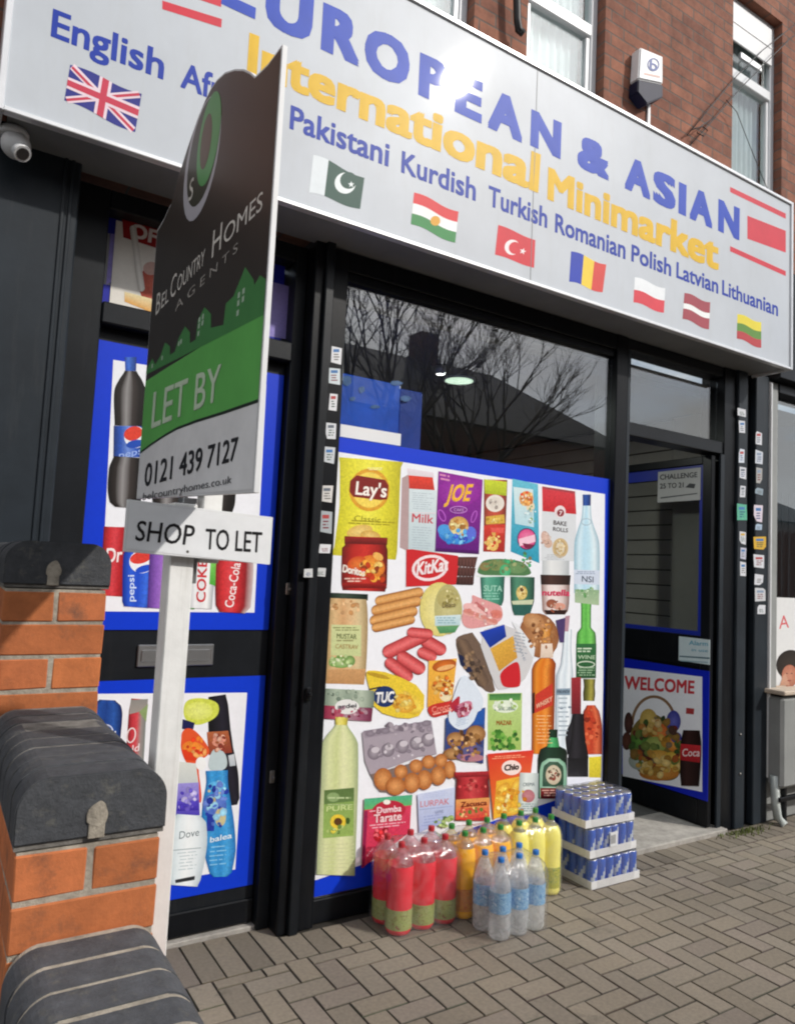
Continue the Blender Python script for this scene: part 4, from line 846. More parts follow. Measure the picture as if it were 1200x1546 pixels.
# whisky, vodka, wine, spirits
p.body([(697, 345, 42), (694, 480, 38)], ['#a8642a', '#e0a458', '#c9843a', '#8a4e20']).quad([(655, 490), (735, 488), (742, 590), (648, 592)], '#ead8c8', '#d8c4b2')
p.body([(692, 595, 48), (684, 630, 76), (672, 680, 84), (668, 1100, 80), (664, 1290, 78)], ['#8a3a12', '#e08a2c', '#d8741e', '#e8933a', '#b85a1c', '#7a3010'])
p.poly([(612, 858), (738, 775), (738, 935), (606, 995)], '#c63a2c').text('WHISKY', (616, 965), (732, 905), (618, 925), '#efc9a8', .02).quad([(590, 850), (608, 840), (606, 990), (588, 1000)], '#3a1a1a', '#2a1212')
p.body([(846, 385, 30), (842, 510, 30), (838, 640, 42), (825, 720, 60), (818, 1120, 60), (812, 1290, 58)], ['#a4b2be', '#e6eef4', '#cfdbe4', '#eef4f8', '#aab8c4']).quad([(765, 815), (865, 812), (863, 862), (764, 862)], '#8fa3b4', '#7d93a6').text('FINLANDIA', (768, 848), (862, 846), (769, 824), '#39485a', .02).ell(800, 955, 14, 10, '#6a7a8c').ell(860, 950, 12, 8, '#7a8a9a')
p.poly([(760, 320), (830, 300), (820, 480), (790, 480)], '#4b3a6a').poly([(830, 290), (862, 285), (850, 400), (824, 400)], '#b48a98')
p.body([(982, 120, 40), (980, 370, 36), (982, 410, 66), (982, 490, 72), (980, 740, 72)], ['#2f6a2c', '#6fc35a', '#58ad48', '#79cc62', '#2c6228']).quad([(908, 490), (1056, 490), (1052, 740), (908, 740)], '#2f6b3c', '#24502e').text('WINE', (920, 600), (1046, 602), (922, 570), '#b6cfae', .02).ring(980, 640, 66, 26, 8, '#cfdcc8')
p.quad([(900, 95), (1076, 100), (1074, 210), (900, 190)], '#8fae88', '#a9bf9c')
p.quad([(872, 735), (942, 732), (942, 1000), (872, 1000)], '#9a2c34', '#6a1c24').body([(1005, 745, 44), (1005, 800, 40), (1004, 850, 44), (1002, 905, 40)], ['#2a2410', '#6a6a2a', '#a8a04a', '#3a3218'])
p.body([(912, 1000, 34), (910, 1060, 44), (896, 1120, 60), (905, 1180, 76), (920, 1290, 78)], ['#14141a', '#2c2a30', '#222026', '#121216'])
p.body([(1015, 935, 30), (1018, 980, 56), (1022, 1080, 72), (1020, 1290, 74)], ['#7a1c12', '#c9502e', '#b83c24', '#d86a44', '#7e2014'])
# peas bag
p.quad([(268, 850), (518, 846), (512, 1262), (268, 1262)], '#bcd48a', '#9fbc62').quad([(280, 855), (510, 850), (505, 900), (280, 900)], '#3f7a44', '#5d9a50').ell(395, 945, 92, 46, '#dfe9d6').text('bonduelle', (318, 975), (468, 972), (320, 935), '#3c6a5c', .01).text('MAZAR', (330, 1080), (442, 1078), (331, 1045), '#a8682c', .04)
for k in range(46): p.ell(285 + random.uniform(0, 215), 1120 + random.uniform(0, 135), 15, 15, random.choice(['#3f7a2c', '#5fa03c', '#4c8a34', '#79b24c', '#2c5a24']), n=9)
# pickle jar, sausages, cheese
p.crop(*B)
p.body([(285, 130, 142), (283, 178, 142)], ['#14241c', '#3a4a3c', '#2a3a2e', '#101c16']).body([(275, 170, 140), (272, 230, 150), (268, 350, 158), (262, 560, 158), (255, 740, 154), (250, 815, 145)], ['#a88a5c', '#d8b584', '#cfa070', '#dcb88a', '#d2bd92', '#a0865c'])
p.quad([(150, 365), (375, 370), (375, 605), (145, 598)], '#ccd19a', '#c3cc92').text('MUSTAR', (190, 470), (340, 476), (192, 430), '#5f6a3a', .02).text('CASTRAV', (180, 545), (350, 552), (182, 510), '#a8824a', .01).ell(225, 650, 84, 44, '#6f9a4c', mid='#b9cf92').ell(290, 640, 40, 40, '#5c8640', mid='#a8c27c').ell(160, 650, 30, 34, '#7aa454', mid='#c2d49c')
p.quad([(120, 705), (410, 700), (398, 815), (112, 812)], '#c99a68', '#b98a5a')
SA = ['#8f5a2c', '#d69a58', '#e2ac6c', '#c88848', '#8a5428']
for a in ((480, 195, 845, 115, 40), (452, 268, 830, 180, 42), (440, 345, 800, 255, 42), (455, 395, 780, 320, 36)): p.cap(*a, SA)
p.ell(965, 250, 150, 205, '#d8cb78', mid='#ebe2a0').ell(1030, 250, 106, 190, '#b5ae74', mid='#c9c28a').ell(1030, 170, 84, 76, '#b0a566', mid='#c2b87c').text('Delaco', (985, 240), (1085, 232), (986, 200), '#5a4a34', .02).quad([(928, 300), (1126, 290), (1120, 370), (930, 375)], '#cfe0e4', '#b4d0d4').quad([(938, 378), (1112, 372), (1080, 425), (965, 432)], '#63a06c', '#4c8a5a')
RS = ['#9a2c30', '#d85a5c', '#e27474', '#cf5052', '#962a2e']
for a in ((830, 470, 1010, 575, 50), (540, 590, 880, 430, 52), (720, 420, 915, 440, 40), (800, 560, 940, 620, 44), (650, 590, 850, 720, 52), (560, 630, 755, 780, 46)): p.cap(*a, RS)
# crackers packet
p.soft([(405, 735), (430, 705), (600, 730), (850, 850), (845, 1045), (700, 1085), (480, 1020), (440, 870)], '#e4c63a', 1).cap(640, 900, 830, 1010, 70, ['#d8ae30', '#f0d85c', '#e0bc3c']).ell(690, 960, 90, 70, '#d89a30', 20, mid='#ecc85a').ell(550, 908, 86, 80, '#1f3566').text('TUC', (474, 960), (612, 950), (484, 872), '#f2f2f2', .05).quad([(430, 850), (520, 830), (520, 842), (440, 860)], '#2a2a34', '#2a2a34').ell(500, 750, 90, 16, '#b8952a', 14)
# hot dog rolls packet
p.quad([(882, 640), (1095, 620), (1060, 930), (872, 990)], '#ecb347', '#e2a23a').ell(1000, 675, 92, 46, '#a8501c', -12, mid='#e07a2c').ell(1010, 690, 70, 18, '#e8b070', -14).ell(960, 830, 60, 40, '#c98a34', -10, mid='#e8bf6c').ell(1010, 900, 46, 46, '#e9d9b2').soft([(862, 995), (930, 960), (1040, 945), (1105, 905), (1115, 1030), (1000, 1045), (905, 1075)], '#c4322c').text('Croco', (905, 1035), (1050, 1000), (900, 985), '#ef8a7a', .04)
# fish tin
p.body([(280, 855, 190), (278, 920, 194), (274, 985, 190)], ['#6a7a6c', '#a9b7a4', '#8f9f8e', '#b4c0ae', '#6c7a6c']).body([(272, 985, 188), (266, 1085, 184)], ['#7a1c3a', '#b24a62', '#a88894', '#9a5a74', '#6a2440']).ell(265, 985, 92, 56, '#e2e2e0').text('ardei', (195, 998), (335, 990), (196, 965), '#54545c', .02)
# cookies bag
p.crop(*T)
p.quad([(318, 640), (915, 480), (885, 1330), (300, 1200)], '#2c4a86', '#39427a').soft([(545, 0), (640, 0), (820, 210), (915, 420), (740, 700), (600, 830), (450, 800), (330, 650), (430, 330)], '#d8e2ee').poly([(380, 430), (505, 310), (530, 320), (520, 470), (400, 560)], '#b42c3c').soft([(470, 440), (690, 360), (730, 460), (640, 640), (470, 600)], '#c87a92').poly([(800, 545), (900, 500), (900, 740), (720, 740)], '#2456a8')
for a in ((470, 960, 140, 110), (770, 880, 150, 130), (430, 1180, 150, 90), (660, 1060, 120, 90)): p.ell(*a, '#8a5c34', mid='#c89a64')
for k in range(14): p.ell(random.uniform(360, 860), random.uniform(860, 1240), 22, 18, '#4a2c1c', n=8)
p.ell(720, 1130, 160, 80, '#5a5a8a', -6).ell(700, 1240, 190, 60, '#b07a84').text('Fulga', (480, 560), (690, 500), (480, 470), '#7a2038', .02)
# oil bottle, eggs
p.crop(*D)
p.body([(312, 60, 46), (310, 118, 42)], ['#b8aa3c', '#e8dd7c', '#d8cc5c', '#a89a34']).body([(310, 118, 44), (306, 190, 96), (302, 250, 128), (296, 560, 134), (280, 900, 138), (268, 1205, 138)], ['#a9b48a', '#d3d9a4', '#c6cf92', '#dde0b0', '#cfd6a0', '#9aa87c'])
p.quad([(185, 590), (402, 572), (398, 920), (175, 938)], '#7f9e52', '#93b05c').quad([(185, 590), (402, 572), (400, 668), (184, 692)], '#5a7440', '#627e46').ell(250, 640, 46, 34, '#8aa46c').text('PURE', (200, 745), (390, 730), (202, 705), '#c8d894', .02).ell(285, 818, 58, 54, '#e2c43c', n=12).ell(285, 818, 30, 28, '#5a3a1c').ell(355, 812, 16, 24, '#3c5a24')
for z in range(7): p.quad([(150, 985 + z * 28), (400, 978 + z * 28), (400, 983 + z * 28), (150, 990 + z * 28)], '#b9c088', '#d8dcae')
p.poly([(460, 170), (500, 160), (960, 85), (1000, 330), (880, 345), (520, 480), (480, 380)], '#a59ba6').quad([(470, 160), (950, 85), (960, 130), (480, 215)], '#8a808c', '#9a909c')
for x, y in ((520, 180), (630, 160), (735, 140), (845, 120), (925, 105)): p.ell(x, y, 36, 22, '#7c727e', -8, mid='#948a96')
for x, y in ((545, 320), (645, 300), (750, 275), (850, 250), (935, 225)): p.ell(x, y, 48, 50, '#746a76', -8, mid='#a79fa8').ell(x + 10, y - 22, 30, 22, '#c9c2ca', -8)
p.poly([(520, 475), (1005, 340), (1130, 420), (1050, 520), (720, 610), (590, 600)], '#7c6a64')
for a in ((740, 455, 48, 52), (850, 415, 48, 50), (940, 385, 48, 50), (1030, 375, 46, 50), (1095, 440, 42, 66), (610, 510, 66, 82), (1010, 485, 56, 70), (910, 515, 56, 72), (820, 535, 58, 74), (700, 560, 72, 66)): p.ell(*a, '#a8602c', 0, mid='#e0a062')
# frozen veg pack, cheese pack
p.crop(*V)
p.poly([(120, 100), (570, 62), (550, 420), (90, 760)], '#cf3b5a').quad([(118, 98), (575, 60), (570, 160), (115, 205)], '#4fae86', '#5fb26a').ell(350, 210, 160, 95, '#b5253c', -6).ell(332, 130, 34, 24, '#f2ece4').text('Dumba', (235, 240), (470, 218), (238, 175), '#f3dfe2', .03).text('Tarate', (205, 330), (470, 300), (208, 245), '#f2d8da', .03).ell(255, 450, 52, 60, '#b3202c', mid='#d8383e').quad([(118, 215), (150, 212), (120, 750), (92, 750)], '#8e1f4a', '#8e1f4a').text('suc', (135, 640), (200, 560), (150, 660), '#e8a8b8', .02)
p.quad([(625, 55), (980, -10), (975, 290), (640, 420)], '#c9d2ea', '#aab9e0').text('LURPAK', (650, 180), (925, 150), (652, 120), '#cf7a86', .01).quad([(640, 200), (960, 165), (960, 172), (640, 207)], '#9aa8cf', '#9aa8cf').text('unt', (790, 240), (870, 230), (792, 200), '#7a86b0', .0).cap(850, 330, 970, 270, 26, ['#7a9a4c', '#b9cf8a', '#86a45a'])
# chutney jar, crisps bag, herb liqueur bottle
p.crop(*E)
p.body([(230, 380, 124), (230, 415, 122), (230, 430, 106), (230, 500, 112), (228, 705, 114)], ['#6a1418', '#b83038', '#c84448', '#b02c34', '#6a1418']).quad([(112, 382), (350, 372), (348, 408), (114, 416)], '#b8323a', '#7a1a20').quad([(118, 565), (345, 550), (344, 680), (116, 700)], '#e0a05a', '#d8463a').text('Zacusca', (150, 615), (325, 600), (151, 578), '#8a2a1c', .02).ell(230, 650, 96, 30, '#c8483c', mid='#e06a54')
p.quad([(330, 258), (640, 232), (600, 560), (370, 700)], '#d8382a', '#e0742c').poly([(390, 440), (640, 390), (620, 640), (370, 690)], '#e8b43a')
for a in ((430, 500, 60, 34, -50), (470, 560, 60, 30, -40), (440, 620, 60, 30, -30), (520, 470, 56, 28, -60), (500, 640, 56, 30, -20), (420, 560, 40, 26, 30)): p.ell(a[0], a[1], a[2], a[3], '#d8942a', a[4], mid='#f2d45c')
p.ell(490, 350, 66, 50, '#f2dcd6').text('Chio', (440, 372), (538, 362), (444, 328), '#34231f', .06)
p.body([(608, 385, 62), (602, 560, 66), (600, 660, 66)], ['#a9b4b4', '#dfe6e4', '#d2dad8', '#a4b0b0']).ell(602, 540, 44, 44, '#b06a74', mid='#c88a90').text('CREMA', (565, 475), (645, 472), (566, 450), '#6a7a80', .02)
p.body([(775, 95, 30), (775, 160, 28), (775, 205, 40), (775, 230, 86), (770, 300, 98), (768, 560, 96)], ['#0c1a12', '#1e3a2a', '#16301f', '#0c1810']).body([(776, 150, 30), (775, 215, 42)], ['#2c7a44', '#5cb878', '#3f9a5a', '#286a3c'])
p.body([(778, 290, 40), (776, 320, 78), (774, 380, 90), (772, 560, 90)], ['#7fae92', '#a9cdb6', '#a0c6ae', '#7aa88c']).body([(778, 312, 30), (776, 340, 62), (774, 390, 70), (772, 480, 70)], ['#2c4a3a', '#3f5f4c', '#34523f', '#28442f']).ell(776, 400, 52, 66, '#c2b49a', mid='#d8cbb4').ring(776, 395, 34, 40, 9, '#5a4a34', 0, 18, 200, 340).ell(776, 420, 16, 20, '#8a3a2c').quad([(688, 488), (862, 488), (860, 560), (690, 560)], '#7c1c22', '#5e1418')
p.quad([(872, 285), (1012, 285), (1012, 415), (872, 415)], '#16161a', '#1c1b20').quad([(1016, 282), (1100, 276), (1096, 420), (1016, 418)], '#e2d23c', '#cfbd34').body([(945, -10, 36), (942, 120, 44), (944, 290, 68)], ['#121216', '#2a282e', '#1c1b20', '#101014'])
# busy small print and picture detail over the packs
p.crop(*A); p.fine(140, 325, 330, 345, 2, '#a89a20', .05).fine(215, 120, 300, 132, 2, '#f4efb0').clutter(240, 525, 50, 60, 26, ['#d9742a', '#efa63e', '#c9401c', '#8a3a18', '#e8c06a'], 13).fine(128, 555, 220, 575, 2, '#e8c8b8')
p.crop(*F); p.fine(120, 320, 330, 480, 8, '#aebcc4', .06, .3).fine(125, 630, 320, 840, 9, '#a9b8c2', .06, .25).clutter(550, 630, 80, 80, 24, ['#e8c37e', '#c9954a', '#e2d59a', '#b47a3a'], 20).clutter(550, 720, 150, 60, 22, ['#2f7fd0', '#53a7e4', '#3a5ad0', '#7ac0ee'], 22).fine(380, 150, 480, 220, 2, '#d88ab8', .2).clutter(880, 580, 80, 30, 16, ['#e0c060', '#b8902c', '#f0dc90'], 14).clutter(860, 760, 70, 80, 20, ['#e6b85e', '#f2d489', '#d8482c', '#c23a2a'], 18).clutter(880, 420, 50, 50, 12, ['#cfc4b8', '#9a9088', '#e9e2d8'], 16)
for k in range(5): p.quad([(560 + k * 30, 925), (575 + k * 30, 925), (570 + k * 29, 1150), (556 + k * 29, 1150)], '#6a4640', '#4a302c')
p.crop(*H); p.clutter(105, 240, 70, 80, 26, ['#e3a056', '#d8462c', '#f0cc8a', '#c87a34', '#e8e0c8'], 18).clutter(150, 430, 60, 110, 22, ['#cfe4e6', '#a8c8d0', '#7aa46c', '#e8eef0'], 16).fine(300, 860, 560, 930, 4, '#b4b8bc', .02, .4).clutter(480, 790, 60, 80, 20, ['#cbb184', '#e2d0a8', '#b89a6a', '#d8c49a'], 14).clutter(320, 690, 50, 80, 18, ['#c8a294', '#dcc0b2', '#b08a7a', '#e4d0c4'], 14).fine(640, 1050, 900, 1090, 2, '#8fa0b8').clutter(770, 1280, 110, 50, 18, ['#7fae70', '#a9c89a', '#5f9a5a', '#c0d4b4'], 16).clutter(420, 1440, 90, 60, 16, ['#a8644a', '#d89a86', '#8a4a34', '#c8b0a0'], 14).clutter(100, 930, 80, 80, 18, ['#4f7a4c', '#7d8a56', '#8a7a4c', '#3fa46c'], 20)
p.crop(*Cc); p.clutter(390, -70, 160, 50, 30, ['#4f7a4c', '#7d8a56', '#6b8f5e', '#3fa46c', '#a8b07a'], 15).fine(230, 120, 380, 180, 3, '#8cc4b0').clutter(515, 120, 40, 50, 14, ['#d9bd6a', '#efe0a8', '#b8923c'], 10).clutter(230, 270, 120, 80, 22, ['#dd9b9b', '#e8b4b2', '#cf7f74', '#f0d0ca'], 18).clutter(640, 420, 110, 120, 36, ['#8f5a36', '#c08a5c', '#b07a4c', '#d8b088', '#7a4a2a'], 17).clutter(170, 640, 70, 110, 30, ['#6e5a4c', '#7c6450', '#4a3c34', '#94785c'], 17).fine(450, 400, 560, 560, 7, '#9aa2ae', .2, .3)
p.fine(612, 1010, 740, 1230, 9, '#efc890', 0, .2).fine(770, 880, 860, 1180, 9, '#a4b2be', 0, .3).fine(915, 520, 1050, 560, 2, '#cfe0c8').fine(915, 660, 1050, 730, 4, '#8fae8c').clutter(395, 930, 100, 36, 14, ['#dfe9d6', '#b8cfa8', '#9fbc62'], 16).clutter(1020, 1100, 50, 130, 20, ['#c9502e', '#b83c24', '#d86a44', '#8a2a18'], 18)
p.crop(*B); p.fine(160, 385, 360, 420, 2, '#8a8f5a').fine(170, 480, 350, 505, 1, '#9a9a68').clutter(225, 645, 100, 46, 26, ['#6f9a4c', '#b9cf92', '#5c8640', '#d8e2b8', '#8aaa60'], 15).clutter(250, 240, 110, 60, 16, ['#cfa070', '#dcb88a', '#c08c58'], 18).clutter(1030, 170, 70, 60, 18, ['#b0a566', '#c9c28a', '#8f8448', '#d8d0a0'], 14).fine(930, 310, 1120, 365, 3, '#8fb4bc').clutter(690, 960, 100, 80, 24, ['#ecc85a', '#d89a30', '#f4e08a', '#c88a2a'], 18).clutter(985, 830, 80, 90, 30, ['#c98a34', '#e8bf6c', '#a8501c', '#f0d8a0', '#e07a2c'], 17).fine(900, 1040, 1090, 1065, 1, '#f0a494', -.25).clutter(275, 1030, 170, 40, 26, ['#b24a62', '#7a1c3a', '#a88894', '#c8a0ac'], 16).clutter(270, 900, 170, 36, 20, ['#8f9f8e', '#a9b7a4', '#6a7a6c'], 16)
p.crop(*T); p.clutter(600, 1050, 260, 210, 60, ['#c89a64', '#8a5c34', '#e0bc8a', '#5a3a24', '#a87844', '#4a3c6a', '#7a5a80'], 38).clutter(580, 520, 120, 100, 20, ['#c87a92', '#b42c3c', '#e4c4d0', '#9a2a4a'], 34).fine(460, 660, 680, 790, 5, '#9ab0cc', -.3, .3)
p.crop(*D); p.fine(195, 640, 385, 662, 1, '#b9cc98').clutter(290, 880, 90, 30, 20, ['#93b05c', '#6a8a40', '#b4c878', '#d8c84a'], 14).fine(190, 690, 390, 705, 1, '#b0c48a').clutter(730, 150, 220, 40, 24, ['#9a909c', '#7c727e', '#b4aab4'], 20).clutter(720, 290, 200, 70, 22, ['#8a808c', '#c9c2ca', '#a79fa8'], 17)
p.crop(*V); p.fine(160, 215, 500, 235, 1, '#e8b0bc', -.1).clutter(300, 450, 130, 70, 26, ['#b3202c', '#d8383e', '#e86a74', '#8a1424'], 24).fine(160, 350, 520, 400, 2, '#eab8c4', -.1, .4).fine(650, 60, 950, 110, 3, '#b4c0e2', -.15, .4).fine(660, 270, 900, 380, 4, '#98a6d4', -.15, .4).clutter(880, 320, 90, 50, 16, ['#7a9a4c', '#b9cf8a', '#dfe8e0', '#4a6a3a'], 22)
p.crop(*E); p.clutter(230, 470, 90, 46, 20, ['#b83038', '#d86a64', '#8a1c22', '#c84448'], 14).clutter(230, 650, 100, 36, 24, ['#c8483c', '#e0a05a', '#e06a54', '#6a8a3c', '#f0c88a'], 14).clutter(480, 560, 110, 110, 34, ['#f2d45c', '#d8942a', '#e8b43a', '#f8e8a0', '#c87820'], 16).fine(350, 275, 620, 300, 2, '#f0a07a', -.06).fine(548, 590, 655, 650, 4, '#8aa0a8').clutter(776, 400, 34, 46, 18, ['#c2b49a', '#5a4a34', '#8a3a2c', '#e8dcc4'], 10).fine(696, 500, 855, 550, 3, '#d8a89a')
p.crop(*A).text('Doritos', (122, 532), (208, 550), (126, 500), '#f4e8de', .03).crop(*B).text('TUC', (474, 960), (612, 950), (484, 872), '#f2f2f2', .05).text('ardei', (195, 998), (335, 990), (196, 965), '#44444c', .02).crop(*E).text('Zacusca', (150, 615), (325, 600), (151, 578), '#7a2418', .03).crop(*V).text('Tarate', (205, 330), (470, 300), (208, 245), '#f2d8da', .03)
p.build('print', M['print_'], o)

# ---- drinks poster on the side door
o, p = poster('drinks_poster', 'blue-bordered poster of fizzy drink bottles and cans on the upper half of the side door', 3.196, .512, 1.309, 1.335, 2.497)
p.poly([(171, 543), (402, 580), (384, 925), (152, 923)], WHT)
p.crop(0, 600, 2.667)
COL = ['#0c0a0a', '#2a2422', '#8e8c8c', '#3a3432', '#1a1514', '#0a0808']
def cola(cx, top, bl_):
    p.body([(cx + 4, top - 118, 24), (cx + 4, top - 62, 22)], ['#1c3f9a', '#3f6fd0', '#26509f', '#18327a'])
    p.body([(cx + 4, top - 62, 24), (cx + 4, top - 30, 44), (cx + 2, top + 10, 62), (cx, top + 60, 64), (cx - 3, top + 150, 58), (cx - 4, top + 160, 58)], COL)
    p.body([(cx - 4, top + 160, 60), (cx - 6, top + 285, 60)], ['#16306e', '#2c56b4', '#6f8fd8', '#2f5abc', '#14285e']); p.ell(cx + 24, top + 205, 46, 44, '#e9ecf2'); p.ell(cx + 14, top + 190, 38, 28, '#d8402f', -18); p.ell(cx + 22, top + 232, 36, 16, '#1f4cb0', -10)
    p.text('pepsi', (cx - 44, top + 292), (cx + 60, top + 270), (cx - 42, top + 262), '#9fb8ee', .01)
    p.body([(cx - 6, top + 285, 58), (cx - 12, top + 330, 70), (cx - 16, top + 420, 72), (cx - 20, top + 470, 60), (cx - 20, top + 488, 40)], COL)
cola(522, -45, 0); cola(700, -20, 0); cola(890, 0, 0)
p.quad([(418, 522), (520, 522), (494, 800), (404, 798)], '#c8313a', '#a8242c').text('DR', (425, 668), (500, 660), (428, 604), '#f1e2e2', .03).body([(465, 522, 46), (448, 800, 46)], ['#7c1a20', '#c62f36', '#d4424a', '#b8262e', '#8a1c22']).text('Dr', (425, 668), (490, 662), (430, 604), '#f3e6e6', .03)
p.body([(566, 600, 52), (562, 640, 66), (552, 825, 60), (548, 845, 50)], ['#0e2a8a', '#2a5cd8', '#1f4cc8', '#3a6ce0', '#102c8c']).ell(570, 662, 50, 46, '#eef0f4').ell(566, 645, 44, 24, '#d63e34', -14).ell(580, 690, 36, 14, '#1f4cc8', -16).text('pepsi', (540, 822), (540, 715), (512, 822), '#cfe0fa', .02)
p.body([(655, 600, 52), (640, 850, 48)], ['#4a2a7a', '#8a5ab8', '#a87acb', '#5a3a8c']).body([(745, 610, 56), (730, 850, 52)], ['#2c7a3a', '#5fb85a', '#8ed07a', '#2c7a3a']).body([(818, 620, 54), (806, 850, 46)], ['#aeb2b6', '#eceef0', '#dfe2e4', '#f2f4f4', '#a4a8ac']).text('COKE', (826, 826), (834, 655), (786, 824), '#c9323a', .03)
p.quad([(848, 650), (884, 645), (872, 760), (842, 752)], '#7cc85a', '#4fa83c')
p.body([(948, 650, 68), (944, 680, 76), (938, 840, 70), (934, 866, 52)], ['#7e1a1e', '#cc3236', '#d8444a', '#c42c32', '#8e1e24', '#c8b8b8']).text('Coca-Cola', (938, 848), (968, 668), (900, 842), '#f4e8e8', .02)
p.build('print', M['print_'], o)

# ---- toiletries poster on the side door
o, p = poster('toiletries_poster', 'blue-bordered poster of deodorants and shower gels on the lower half of the side door', 3.196, .512, .183, 1.335, 1.102)
p.poly([(128, 1048), (373, 1046), (355, 1313), (128, 1352)], WHT)
p.crop(120, 1000, 3.333)
p.body([(140, 190, 40), (138, 215, 70), (132, 260, 84), (120, 420, 82), (110, 800, 78)], ['#0f1f5a', '#2450a0', '#1c3f8a', '#2a58aa', '#0e1c50']).ring(128, 345, 42, 34, 6, '#cfd8ee').text('Nivea', (92, 356), (168, 350), (94, 334), '#dfe6f4', .01).poly([(160, 405), (178, 345), (184, 348), (170, 412)], '#e4e8f2')
p.body([(300, 185, 40), (292, 250, 44), (278, 480, 46), (262, 800, 44)], ['#6a1c24', '#c23640', '#cf4a52', '#9a8c8a', '#77807c']).quad([(258, 190), (345, 185), (340, 240), (250, 262)], '#8a8a86', '#9c948e').ring(260, 368, 24, 40, 7, '#e8d8d8', 12).poly([(300, 250), (345, 210), (335, 300)], '#8aa06a').text('Old', (215, 470), (300, 445), (218, 430), '#eadadc', .02)
p.body([(420, 200, 50), (410, 600, 54), (400, 1000, 50)], ['#b9c4d0', '#e4ebf2', '#c9d4e0', '#aebccb'])
p.body([(692, 168, 44), (696, 220, 52), (704, 340, 56), (716, 440, 58), (740, 560, 58), (772, 690, 34), (776, 720, 18)], ['#0c0c10', '#1c1b22', '#262430', '#14131a']).quad([(640, 352), (748, 345), (768, 455), (650, 468)], '#b0623c', '#8a3a2c').ell(700, 400, 34, 26, '#d8907a').quad([(748, 470), (778, 462), (786, 520), (756, 524)], '#cfd4da', '#b4bcc4')
p.soft([(530, 195), (585, 178), (650, 185), (698, 205), (704, 250), (680, 285), (600, 322), (540, 300), (520, 260)], '#cdd652').ell(600, 245, 70, 46, '#d8df6a', mid='#e2e884').poly([(515, 285), (580, 305), (570, 345), (512, 335)], '#1c2050')
p.soft([(512, 335), (575, 330), (655, 430), (650, 470), (590, 500), (620, 690), (600, 720), (570, 560), (505, 450)], '#e0562c').ell(575, 440, 60, 40, '#e8822e', 20, mid='#ee9a3a').quad([(515, 440), (640, 440), (600, 500), (530, 490)], '#e2401f', '#d63a1e')
p.quad([(500, 500), (585, 510), (600, 620), (490, 620)], '#d8dcd6', '#c2c8c8').quad([(490, 610), (600, 605), (605, 770), (480, 775)], '#9a90d8', '#4a3ab4').quad([(485, 700), (600, 695), (598, 745), (482, 750)], '#5a4ac8', '#3a2aa0').ell(610, 510, 26, 34, '#eef0f0')
p.soft([(660, 450), (690, 430), (740, 460), (745, 545), (640, 552)], '#bcccd0').body([(690, 545, 56), (692, 600, 54), (690, 690, 68), (694, 800, 82), (706, 950, 80), (710, 1060, 56), (708, 1080, 36)], ['#1c6ab0', '#3f9ad8', '#2f8acc', '#49a4e0', '#1c6cb4']).ell(690, 620, 44, 20, '#5fb4e4').ell(680, 720, 60, 60, '#4a6ac0', mid='#6a86d4').ell(708, 780, 28, 46, '#cbbf92').poly([(640, 760), (680, 770), (676, 850), (640, 850)], '#2438a0').text('balea', (655, 908), (765, 884), (657, 878), '#c4def2', .01)
p.body([(550, 768, 60), (548, 800, 88), (544, 900, 98), (536, 1000, 92), (528, 1090, 80), (526, 1125, 66)], ['#b4c6cc', '#e0eaee', '#eef3f5', '#e4ecf0', '#bac8d0']).text('Dove', (500, 890), (600, 872), (503, 850), '#5f7078', .0).quad([(465, 945), (610, 932), (610, 936), (465, 949)], '#93a4aa', '#93a4aa').poly([(480, 1095), (580, 1075), (578, 1095), (482, 1112)], '#2c3034').clutter(690, 720, 56, 120, 40, ['#4a6ac0', '#6a86d4', '#5fb4e4', '#cbbf92', '#2438a0', '#9ad0f0'], 16).clutter(700, 402, 40, 40, 22, ['#b0623c', '#d8907a', '#8a3a2c', '#e0b09a'], 12).fine(490, 960, 600, 1060, 6, '#b4c4ca', -.1, .25).fine(650, 930, 760, 1040, 5, '#8cc8ea', -.1, .25).clutter(545, 700, 48, 60, 22, ['#9a90d8', '#4a3ab4', '#6a5ac8', '#c8c0ee'], 14).clutter(580, 430, 56, 50, 16, ['#e8822e', '#e2401f', '#f0a860', '#c8381a'], 16).text('balea', (655, 908), (765, 884), (657, 878), '#e4f2fa', .02)
p.build('print', M['print_'], o)

# ---- offer posters behind the fanlight
o, p = poster('offer_poster', 'OFFERS poster with red heading behind the left part of the side door fanlight', 3.225, .545, 2.665, 1.0, 3.03, col='#e6e2da')
p.poly([(184, 317), (300, 352), (300, 395), (186, 358)], '#a3201f').text('OFFERS', (196, 356), (300, 390), (199, 334), '#f0e4e0', .05)
p.ell(232, 430, 22, 32, '#a8402c', mid='#c8604a').ell(228, 405, 12, 10, '#c9a49a').quad([(188, 440), (245, 455), (240, 476), (188, 455)], '#e8d8a8', '#e0a24a').cap(200, 340, 214, 440, 5, ['#c4c0b8', '#e9e6e0', '#cfcac2'])
p.build('print', M['print_'], o)
o, p = poster('blue_backing_poster', 'plain blue and lilac sheet behind the OFFERS poster in the fanlight', 3.229, .507, 2.65, 1.32, 3.035, col='#1a22a0')
p.poly([(137, 350), (166, 352), (166, 430), (137, 425)], '#8a8c8e').poly([(167, 352), (180, 354), (176, 420), (160, 430)], '#8a7fd0'); p.build('print', M['print_'], o)
p = Print(aty(3.229), (0, -1, 0), base=.0006); p.poly([(410, 425), (436, 432), (432, 512), (400, 506)], '#8f83c8'); p.build('print', M['print_'], o)

# ---- white paper strip above the grocery poster, inside the glass
tag(MB().box(1.60, 3.1035, 2.232, 1.942, 3.1055, 2.292).build('paper_strip', M['white']), 'blank white paper strip stuck on the window just above the grocery poster', 'paper')

